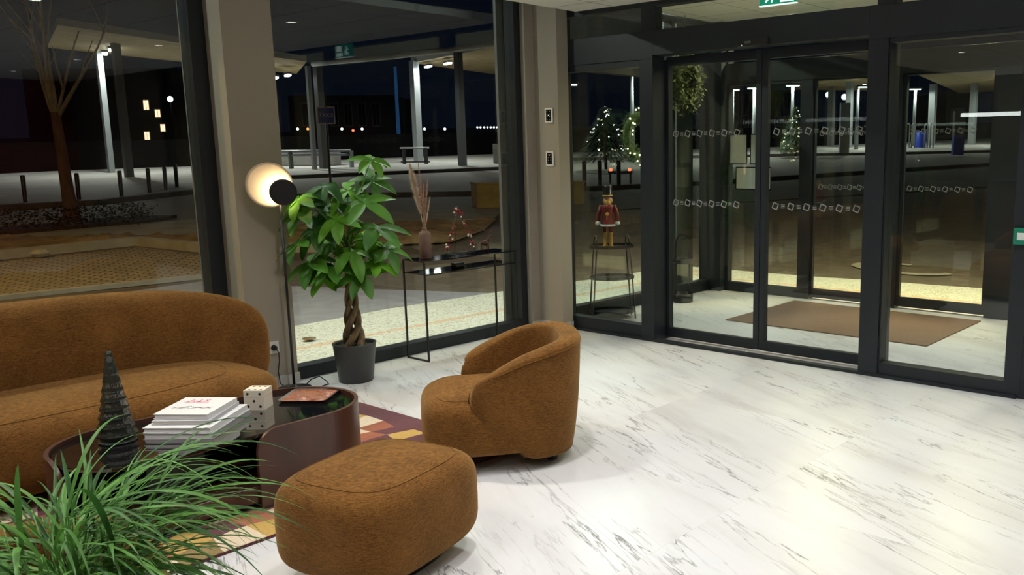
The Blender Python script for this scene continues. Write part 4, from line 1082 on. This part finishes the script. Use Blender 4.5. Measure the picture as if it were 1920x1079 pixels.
# hedge bed and bare tree
ground_poly('planting_bed', 'soil', [(-3.8, 20.6), (7.9, 19.0), (8.3, 18.6), (7.6, 18.2), (5.5, 18.4), (-3.8, 19.5)], .06, .06)
hb = MB(); rh = random.Random(31)
for i in range(9000):
    f = rh.random(); x = -3.5+f*11.2; y = 19.95 - .13*(x+3.5) + rh.uniform(-.45, .45) - .03*max(0, x-4)**1.5*.3; h = .42*sqrt(max(0, 1-abs((x-3.5)/6.6)**3))
    z = GZ(x, y)+rh.uniform(0, h*.9); a = rh.uniform(0, 2*pi); s = rh.uniform(.03, .07); d = Vector((cos(a)*s, sin(a)*s, rh.uniform(-.3, 1)*s)); u_ = Vector((-sin(a), cos(a), .3))*s*.4
    p = Vector((x, y, z)); hb.add([p, p+d*.5+u_, p+d, p+d*.5-u_], [(0, 1, 2, 3)])
tag(hb.build('low_hedge', 'hedge_leaf'), 'low scrubby hedge along the sidewalk around the bare tree', 'hedge', None, 'stuff')
tx_, ty_ = 6.92, 20.10; tz = GZ(tx_, ty_)
st = empty('street_tree', (tx_, ty_, tz), 0, 'bare young street tree with thick trunk seen through the left window', 'tree')
MB().tube([(0, 0, -.02), (.0, 0, .15), -VR*.02+Vector((0, 0, .6)), -VR*.05+Vector((0, 0, 1.4)), -VR*.08+Vector((0, 0, 2.1))], [.20, .135, .115, .10, .085], 14).build('trunk', 'bark', st)
bmb = MB(); rt = random.Random(14)
def branch(p, d, L_, r, depth):
    p = Vector(p); d = Vector(d).normalized(); n = 6; pts = [p.copy()]; rs = [r]
    for i in range(n):
        d = (d + Vector((rt.uniform(-.08, .08), rt.uniform(-.08, .08), rt.uniform(-.03, .08)))).normalized(); p = p + d*L_/n; pts.append(p.copy()); rs.append(r*(1-.7*(i+1)/n))
    bmb.tube(pts, rs, 6)
    if depth:
        for k in range(3):
            j = rt.randint(2, n); q = pts[j]; branch(q, d+Vector((rt.uniform(-.8, .8), rt.uniform(-.8, .8), rt.uniform(.1, .6))), L_*rt.uniform(.4, .65), rs[j]*.7, depth-1)
for (sx, sz, L_, r) in ((-.25, 1, 1.6, .05), (-.12, 1, 2.2, .045), (.0, 1, 2.7, .045), (.10, 1, 2.5, .045), (.32, 1, 1.8, .035), (.62, .95, 2.0, .045), (-.32, 1, 1.3, .035)):
    branch(-VR*.08+Vector((0, 0, 1.95)), VR*sx + Vector((0, 0, sz)), L_, r, 1)
bmb.build('branches', 'bark_wet', st)
# bollards
def bollard(x, y, i, h=.66, r=.05, lab=None, grp=None):
    e = empty('bollard', (x, y, GZ(x, y)+(.09 if i < 50 else 0)), 0, lab, 'bollard', grp)
    MB().lathe([(r*1.3, -.02), (r, 0), (r, h-.03), (r*.8, h), (0, h)], n=16).build('post', 'black_metal', e)
    MB().lathe([(r*1.04, h-.10), (r*1.04, h-.06)], n=16).build('band', 'dark_steel', e)
names = ['leftmost', 'second from the left', 'third from the left', 'fourth from the left', 'fifth from the left', 'rightmost']
for i, (x, y) in enumerate(((7.41, 24.07), (8.42, 23.75), (9.43, 23.9), (10.29, 24.35), (10.91, 24.82), (11.49, 25.46))):
    bollard(x, y+.1, i, .62, .05, 'thin black bollard on the plaza kerb, %s of six' % names[i])
# canopies over the bus stands
TW = .28
def canopy(name, polyroof, z, rise, posts, tubes, label, dz=.20):
    e = empty(name, (0, 0, 0), 0, label, 'canopy')
    pr = MB(); n = len(polyroof)
    zz = [z+rise[i] for i in range(n)]
    vs = [(p[0], p[1], zz[i]) for i, p in enumerate(polyroof)]+[(p[0], p[1], zz[i]+dz) for i, p in enumerate(polyroof)]
    pr.add(vs, [tuple(range(n))[::-1]], 0); pr.add(vs, [tuple(range(n, 2*n))], 1)
    pr.add(vs, [(i, (i+1) % n, n+(i+1) % n, n+i) for i in range(n)], 1)
    pr.build('roof', ['canopy_under', 'canopy_edge'], e)
    for (x, y, r, top, m) in posts:
        b = GZ(x, y)+.09
        MB().box(x-r, x+r, y-r, y+r, b-.05, top).build('post', m, e)
    for (x, y, zt, ang) in tubes:
        f = MB().box(-.32, .32, -.09, .09, .0, .07).build('luminaire', 'dark_steel', e); f.location = (x, y, zt); f.rotation_euler = (0, 0, ang)
        t = MB().box(-.30, .30, -.07, .07, -.05, .0).build('tube', 'tube_white', f)
        area('canopy_light', (0, 0, -.08), PLAZA_W*2.2, .5, (1, .98, .94), shape='RECTANGLE', sy=.15, parent=f)
def V2(p, s, t): return (p[0]+VR.x*s+FH[0]*t, p[1]+VR.y*s+FH[1]*t)
def at(px, py, d):                                     # point at depth d along the view (a surveying aid for far things)
    v = _f + _r2*((px-1203.07)/FPX) - _u2*((py-572.85)/FPX)
    k = d/(v.x*FH[0]+v.y*FH[1]); return Vector((v.x*k, v.y*k, 1.55+v.z*k))
canopy('bus_canopy', [(10.2, 29.0), (18.0, 29.3), (20.4, 34.0), (12.0, 35.3)], 5.15, [0, -.45, -.45, 0],
       [(12.68, 31.53, .11, 5.1, 'dark_steel'), (13.3, 34.5, .09, 5.1, 'galv'), (18.3, 29.75, .07, 4.6, 'galv'), (18.78, 29.9, .12, 4.6, 'dark_steel')],
       [(13.3, 34.0, 4.98, 1.2), (13.0, 32.7, 4.98, 1.2), (18.9, 33.0, 4.42, 1.2), (18.6, 31.6, 4.42, 1.2)], 'flat station canopy with paired white tube lamps, left of the two seen in the windows')
canopy('bus_canopy', [(22.4, 24.3), (30.5, 27.5), (30.0, 33.0), (23.7, 30.9)], 5.2, [0, .25, 0, -.05],
       [(23.6, 30.6, .14, 5.2, 'galv'), (22.75, 26.85, .12, 5.2, 'dark_steel')],
       [(24.0, 30.2, 5.0, 1.2), (23.7, 28.6, 5.0, 1.2)], 'flat station canopy with yellowish underside behind the console table')
bmx = MB().tube([(18.9, 30.4, 4.75), (19.9, 26.9, 4.85)], .09, 8).tube([(19.9, 26.9, 4.85), (22.5, 24.5, 5.3)], .09, 8)
tag(bmx.build('tie_beam', 'canopy_edge'), 'long pale steel beam joining the two station canopies', 'beam')
canopy('bus_canopy', [(41.5, 23.0), (42.7, 18.6), (50.5, 22.6), (46.0, 26.0)], 4.85, [0, .3, 0, 0],
       [(44.8, 21.6, .15, 5.1, 'galv'), (46.5, 23.5, .15, 4.9, 'galv')], [(44.0, 20.4, 4.75, .4)], 'far station canopy seen through the right sliding door leaf')
canopy('bus_canopy', [(42.6, 17.0), (43.3, 12.0), (60.0, 11.0), (58.5, 20.6)], 4.95, [0, .4, .1, 0],
       [(49.78, 19.0, .17, 5.0, 'galv'), (52.0, 17.5, .17, 5.1, 'galv')], [(50.5, 15.6, 4.8, .4), (50, 13.0, 4.8, .4)], 'far station canopy with beige underside seen through the fixed pane right of the doors')
# taxi sign
p = at(620, 345, 26.9); tp = empty('taxi_sign', (p.x, p.y, GZ(p.x, p.y)), 0, 'blue square TAXIS sign on a thin post across the street', 'sign')
hh = 2.89-tp.location.z
MB().tube([(0, 0, -.02), (0, 0, hh)], .035, 10).build('post', 'dark_steel', tp)
MB().box(-.25, .25, -.03, 0, -.25, .25).build('sign_plate', 'taxi_white', tp)
MB().box(-.22, .22, -.036, -.03, -.22, .22).build('sign_face', 'taxi_blue', tp)
text('TAXIS', .15, 'sign_lettering', 'taxi_white', tp, (0, -.037, hh-.25), (pi/2, 0, 0), .002)
aim = -atan2(p.x, p.y)
for ch in tp.children:
    if ch.name.startswith('sign_l'): ch.location = (0, -.045, hh-.25)
    elif ch.name.startswith('sign'): ch.location = (0, 0, hh-.25)
tp.rotation_euler = (0, 0, aim*.9)
# railing, planters, benches
def rail(name, a, b, h, label, posts=3):
    e = empty(name, (a.x, a.y, GZ(a.x, a.y)+.09), 0, label, 'railing'); d = b-a
    z1 = GZ(b.x, b.y)-GZ(a.x, a.y)
    for zz in (h, h-.14): MB().tube([(0, 0, zz), (d.x, d.y, zz+z1)], .05, 8).build('rail', 'galv', e)
    for k in range(posts):
        f = k/(posts-1); MB().box(d.x*f-.06, d.x*f+.06, d.y*f-.06, d.y*f+.06, z1*f-.03, z1*f+h).build('post', 'dark_steel' if k < posts-1 else 'galv', e)
rail('railing', at(430, 322, 33), at(660, 316, 34), .62, 'pale double tube railing on the plaza beside the taxi sign')
def slab_obj(name, m, px0, px1, py, d, h, dep, label, cat, z0=.09):
    a, b = at(px0, py, d), at(px1, py, d); c = (a+b)/2; L_ = (b-a).length
    e = MB().box(-L_/2, L_/2, -dep/2, dep/2, 0, h).build(name, m, None, .02); e.location = (c.x, c.y, GZ(c.x, c.y)+z0); e.rotation_euler = (0, 0, YAW-pi/2)
    return tag(e, label, cat)
slab_obj('planter', 'planter', 490, 634, 312, 35.5, .60, .8, 'long low dark planter block behind the railing', 'planter')
slab_obj('planter', 'planter', 928, 950, 306, 36, .75, .8, 'small dark planter block at the right edge of the second window', 'planter')
slab_obj('planter', 'planter', 1465, 1510, 285, 42.0, .55, .8, 'concrete planter on the plaza seen through the right sliding leaf', 'planter')
def bench(a, b, label):
    e = empty('bench', (a.x, a.y, GZ(a.x, a.y)+.09), 0, label, 'bench'); d = b-a
    MB().tube([(0, 0, .62), (d.x, d.y, .62)], .04, 8).build('backrest', 'galv', e)
    for f in (.12, .88): MB().box(d.x*f-.05, d.x*f+.05, d.y*f-.05, d.y*f+.05, 0, .60).build('support', 'black_metal', e)
    MB().tube([(0, 0, .08), (d.x, d.y, .08)], .03, 6).build('foot_bar', 'black_metal', e)
bench(at(752, 310, 36), at(806, 309, 36), 'thin perch bench in front of the bright canopy post')
# yellow barrier block
yb = empty('timber_crate', (0, 0, 0), 0, 'yellowish timber boarded box standing beside the dug-up strip', 'crate')
a = at(899, 431, 19.5); b = at(960, 436, 19.0)
yb.location = (a.x, a.y, GZ(a.x, a.y)); yb.rotation_euler = (0, 0, radians(-30))
MB().box(0, 2.4, -.05, .8, 0, .50).build('crate_body', 'timber_yellow', yb, .01)
MB().box(-.02, 2.42, -.07, .82, .50, .54).build('crate_lid', 'timber_yellow', yb)
MB().box(-.03, 0, -.05, .12, 0, .5).build('end_post', 'timber_yellow', yb)
# things on the plaza at the right
def totem(px, py, d, wd, h, top, label, band='taxi_blue'):
    p = at(px, py, d); e = empty('information_totem', (p.x, p.y, GZ(p.x, p.y)+.05), YAW-pi/2, label, 'totem')
    MB().box(-wd/2, wd/2, -.15, .15, 0, h*.45).build('base_panel', band, e); MB().box(-wd/2, wd/2, -.15, .15, h*.45, h).build('top_panel', top, e)
totem(1795, 290, 40, .45, 1.9, 'planter', 'information totem with blue lower half on the plaza at the right')
totem(1582, 288, 42, .42, 2.3, 'galv', 'tall grey information totem seen through the right sliding leaf', 'planter')
p = at(1725, 268, 48); wb = empty('litter_bin', (p.x, p.y, GZ(p.x, p.y)), 0, 'small blue litter bin by the plaza railings', 'bin')
MB().lathe([(.28, 0), (.3, .05), (.3, .85), (.26, .9), (0, .92)], n=20).build('bin_body', 'taxi_blue', wb)
def hoop(px, py, d, h, i):
    p = at(px, py, d); e = empty('bike_hoop', (p.x, p.y, GZ(p.x, p.y)+.08), YAW-pi/2, ['first', 'second', 'third', 'fourth'][i]+' from the left of the tall white steel hoops on the plaza', 'bike stand')
    w_ = .08
    MB().tube([(-w_, 0, 0), (-w_, 0, h-.1)]+[(-w_*cos(pi*k/8), 0, h-.1+.1*sin(pi*k/8)) for k in range(1, 8)]+[(w_, 0, h-.1), (w_, 0, 0)], .035, 8).build('tube_hoop', 'galv', e)
for i, px in enumerate((1702, 1712, 1736, 1747)): hoop(px, 265, 47, 1.25, i)
def street_lamp(px, ytop, ybase, d, label, arm=0, bright=4):
    p = at(px, ybase, d); t = at(px, ytop, d); e = empty('street_lamp', (p.x, p.y, GZ(p.x, p.y)), YAW-pi/2, label, 'street lamp'); h = t.z-e.location.z
    MB().tube([(0, 0, -.02), (0, 0, h)], [.11, .07], 10).build('pole', 'galv', e)
    MB().box(-.35+arm, .35+arm, -.12, .12, h, h+.09).build('head', 'dark_steel', e)
    MB().box(-.3+arm, .3+arm, -.1, .1, h-.05, h).build('lens', 'distant_white', e)
    if bright: area('street_light', (arm, 0, h-.08), PLAZA_W*bright*.5, .5, (1, .98, .94), parent=e)
street_lamp(1186, 138, 300, 38, 'street lamp on a silver pole behind the fir wreath', .5)
street_lamp(1070, 158, 320, 34, 'street lamp seen at the left edge of the side glass', 0)
street_lamp(1372, 168, 292, 40, 'left lamp of the pair behind the framed notices')
street_lamp(1413, 165, 292, 41, 'right lamp of the pair behind the framed notices')
street_lamp(1484, 160, 292, 43, 'thin silver street lamp seen through the right sliding leaf', 0, 2)
street_lamp(1256, 133, 300, 36, 'bright lamp beside the hanging green wreath', .3)
street_lamp(1605, 163, 282, 46, 'bright lamp at the right edge of the right sliding leaf', .3)
street_lamp(1712, 167, 275, 50, 'bright lamp in front of the far beige canopy')
# far buildings
def building(px0, px1, ytop, d, label, wins=(), m='facade_dark', grid=None, zc=1.0):
    a = at(px0, 290, d); b = at(px1, 290, d); c = (a+b)/2; W_ = (b-a).length; top = at(px0, ytop, d).z; g0 = GZ(c.x, c.y)-1
    e = empty('building', (c.x, c.y, g0), YAW-pi/2, label, 'building')
    MB().box(-W_/2, W_/2, 0, 8, 0, top-g0).build('walls', m, e)
    sc = W_/(px1-px0)
    for (wx, wy, ww, wh, lit) in wins:
        x = (wx-(px0+px1)/2)*sc; z = at(wx, wy, d).z-g0
        f = MB().box(x-ww*sc/2-.08, x+ww*sc/2+.08, -.06, 0, z-wh*sc/2-.08, z+wh*sc/2+.08).build('window', 'facade_frame', e)
        MB().box(x-ww*sc/2, x-ww*sc*.06, -.09, -.06, z-wh*sc/2, z+wh*sc/2).box(x+ww*sc*.06, x+ww*sc/2, -.09, -.06, z-wh*sc/2, z+wh*sc/2).build('window_glass', lit, f)
    return e
building(60, 345, 130, 80, 'tall black building with four orange lit windows at the left',
         [(284, 197, 9, 17, 'window_lit'), (304, 213, 9, 14, 'window_lit'), (311, 240, 8, 13, 'window_lit'), (280, 259, 9, 22, 'window_lit')], 'dark_void')
building(548, 738, 180, 70, 'low dark building with unlit windows behind the taxi sign',
         [(580+i*26, 215, 12, 40, 'facade_glass') for i in range(6)])
building(1232, 1300, 205, 62, 'dark building with pale window bars behind the hanging wreath', [(1250, 235, 16, 30, 'facade_glass'), (1275, 235, 14, 30, 'facade_glass')])
building(1355, 1435, 172, 60, 'grey building with rows of tall pale framed windows behind the notices',
         [(1377, 195, 11, 36, 'facade_glass'), (1396, 195, 11, 36, 'facade_glass'), (1415, 195, 11, 36, 'facade_glass'), (1377, 232, 11, 28, 'facade_glass'), (1396, 232, 11, 28, 'facade_glass'), (1415, 232, 11, 28, 'facade_glass')])
building(1446, 1482, 170, 63, 'grey building part with four tall framed windows seen through the right leaf',
         [(1457, 194, 9, 36, 'facade_glass'), (1473, 194, 9, 36, 'facade_glass'), (1457, 226, 9, 18, 'facade_glass'), (1473, 226, 9, 18, 'facade_glass')])
building(1770, 1812, 170, 66, 'dark building with two pale window panels at the right', [(1784, 218, 8, 26, 'facade_frame'), (1797, 218, 8, 26, 'facade_frame')])
# blue lit pylon
p = at(750, 300, 60); py_ = empty('blue_pylon', (p.x, p.y, GZ(p.x, p.y)), 0, 'slim pylon lit blue rising beside the bright canopy post', 'pylon')
h = at(745, 125, 60).z-py_.location.z
MB().tube([(0, 0, 0), (0, 0, h)], [.13, .09], 10).build('mast', 'dim_blue', py_)
# lights in the distance
def far_light(px, py, d, r, m, label, grp):
    p = at(px, py, d); e = empty('distant_lamp', (p.x, p.y, GZ(p.x, p.y)), 0, label, 'lamp', grp)
    MB().tube([(0, 0, 0), (0, 0, p.z-e.location.z)], .05, 6).build('pole', 'dark_void', e); o = MB().sphere((0, 0, p.z-e.location.z), r, 8).build('lamp_head', m, e)
for px, py in ((895, 239), (901, 239), (908, 239), (914, 239), (920, 239), (926, 239), (932, 239)):
    far_light(px, py, 75, .08, 'distant_white', 'tiny white lamp in the row on the horizon right of the dark canopy post', 'row of tiny lamps on the horizon')
for px, py, m, lb in ((558, 242, 'distant_white', 'tiny white light left of the taxi sign'), (577, 242, 'distant_orange', 'tiny orange light left of the taxi sign post'), (641, 242, 'distant_white', 'tiny white light just right of the taxi sign'),
                      (662, 245, 'distant_red', 'reddish light right of the taxi sign'), (679, 242, 'distant_white', 'tiny white light further right of the taxi sign'), (796, 242, 'distant_white', 'tiny white light right of the bright canopy post'), (834, 242, 'distant_white', 'tiny white light left of the dark canopy post'),
                      (319, 186, 'distant_white', 'small white light right of the lit windows'),
                      (1553, 178, 'distant_white', 'round white light left of the far canopy in the right leaf'), (1583, 182, 'distant_white', 'oval white light below the far canopy edge in the right leaf'),
                      (1790, 182, 'distant_white', 'small white light under the far beige canopy'), (1808, 142, 'distant_white', 'small white light against the underside of the far beige canopy')):
    far_light(px, py, 68, .10 if py > 200 else .22, m, lb, None)
def xmas_tree(px, py, d, h, r, label, n, seed):
    p = at(px, py, d); e = empty('lit_tree', (p.x, p.y, GZ(p.x, p.y)+.05), 0, label, 'tree'); rr = random.Random(seed)
    mb = MB(); lb = MB()
    for i in range(900):
        f = rr.random()**1.3; a = rr.uniform(0, 2*pi); q = Vector((r*(1-f)*cos(a), r*(1-f)*sin(a), .3+f*h)); d_ = Vector((cos(a), sin(a), -.5))*.25; s = Vector((-sin(a), cos(a), 0))*.03
        mb.add([q-s, q+s, q+d_], [(0, 1, 2)])
    for i in range(n):
        f = rr.random(); a = rr.uniform(0, 2*pi); lb.sphere((r*1.1*(1-f)*cos(a), r*1.1*(1-f)*sin(a), .3+f*h), .026, 5)
    mb.build('branches', 'fir', e); tag(lb.build('string_lights', 'distant_white', e), kind='stuff'); MB().tube([(0, 0, 0), (0, 0, h)], .06, 6).build('trunk', 'bark', e)
xmas_tree(1136, 302, 32, 1.9, 1.0, 'dark tree strung with white lights behind the left side glass', 34, 3)
xmas_tree(1492, 283, 40, 1.9, .7, 'small dark tree strung with white lights seen through the right leaf', 26, 5)
# car tail lights far left of the door, on a stand-in frame without a car
p = at(1163, 330, 26); cr = empty('tail_light_stand_in', (p.x, p.y, GZ(p.x, p.y)), YAW-pi/2, 'two red car tail lights on a low stand-in frame beyond the side glass', 'barrier')
MB().box(-.35, .35, -.03, .03, .28, .36).box(-.32, -.26, -.03, .03, 0, .28).box(.26, .32, -.03, .03, 0, .28).build('stand_in_frame', 'dark_steel', cr)
for s_ in (-.27, .27): MB().sphere((s_, 0, .40), .05, 8).build('red_lamp', 'distant_red', cr)
for i, (px, py) in enumerate(((1096, 345), (1125, 338), (1160, 322))):
    p = at(px, py, 24.5); bollard(p.x, p.y, 60, .75, .06, 'dark bollard seen through the left side glass, %s of three' % ('left', 'middle', 'right')[i])
# outside pillar of the lobby and paint mark
struct(MB().box(7.86, 8.16, 5.78, 6.05, 0, 3.0).build('trim_17', 'grey_clad'))
mk = MB(); c0 = (11.1, 4.55)
pts = [(c0[0]+.55*cos(a)*.6, c0[1]+.62*sin(a)) for a in [pi*2*k/20 for k in range(16)]]
for i in range(len(pts)-1):
    (x0, y0), (x1, y1) = pts[i], pts[i+1]; L_ = math.hypot(x1-x0, y1-y0)+1e-6; nx, ny = -(y1-y0)/L_*.06, (x1-x0)/L_*.06
    q = [(x0+nx, y0+ny), (x1+nx, y1+ny), (x1-nx, y1-ny), (x0-nx, y0-ny)]; mk.add([(x, y, GZ(x, y)-.012) for x, y in q], [(0, 1, 2, 3)])
o = mk.build('road_marking', 'kerb_stone'); tag(o, 'pale looped marking painted on the ground outside the doors', 'road marking')
mh = MB().lathe([(.0, 0), (.055, 0), (.055, .006), (0, .006)], n=24).build('drain_cover', 'copper_pipe'); mh.location = (4.02, 6.80, .008); tag(mh, 'small round metal cover set in the terrazzo outside', 'drain cover')
# ---------------------------------------------------------------- outdoor lamps by the building
def facade_lamp(name, loc, power, size, col, label, sy=None, rot=(0, 0, 0)):
    e = empty('facade_lamp', loc, 0, label, 'lamp'); MB().box(-size/2, size/2, -.05, .05, 0, .06).build('housing', 'dark_steel', e)
    area(name, (0, 0, -.02), power, size, col, rot, 'RECTANGLE', sy or .08, e)
struct(MB().box(-4, 8.6, 6.12, 7.25, 3.32, 3.42).build('trim_18', 'grey_clad'))
for i, x in enumerate((1.0, 3.2, 5.4, 7.6)):
    facade_lamp('soffit_light', (x, 6.6, 3.25), 60, .5, (.97, 1.0, .92), ('leftmost', 'second', 'third', 'rightmost')[i]+' of the slim lamps under the outside canopy of the building')
for i, y in enumerate((4.6, 3.0, 1.4)):
    facade_lamp('soffit_light', (9.0, y, 3.1), 120, .5, (1, .82, .52), ('left', 'middle', 'right')[i]+' warm lamp over the pavement in front of the entrance lobby')
s = empty('sodium_lamp', (-1.5, 11.3, 0), 0, 'amber street lamp standing left of the brick bay, just outside the picture', 'street lamp')
s.location.z = GZ(-1.5, 11.3)-.03
MB().tube([(0, 0, 0), (0, 0, 6.4)], [.09, .06], 10).build('pole', 'dark_steel', s)
MB().box(-.3, .3, -.12, .12, 6.4, 6.5).build('head', 'dark_steel', s)
area('sodium_light', (0, 0, 6.36), 560, .5, (1, .60, .16), parent=s)
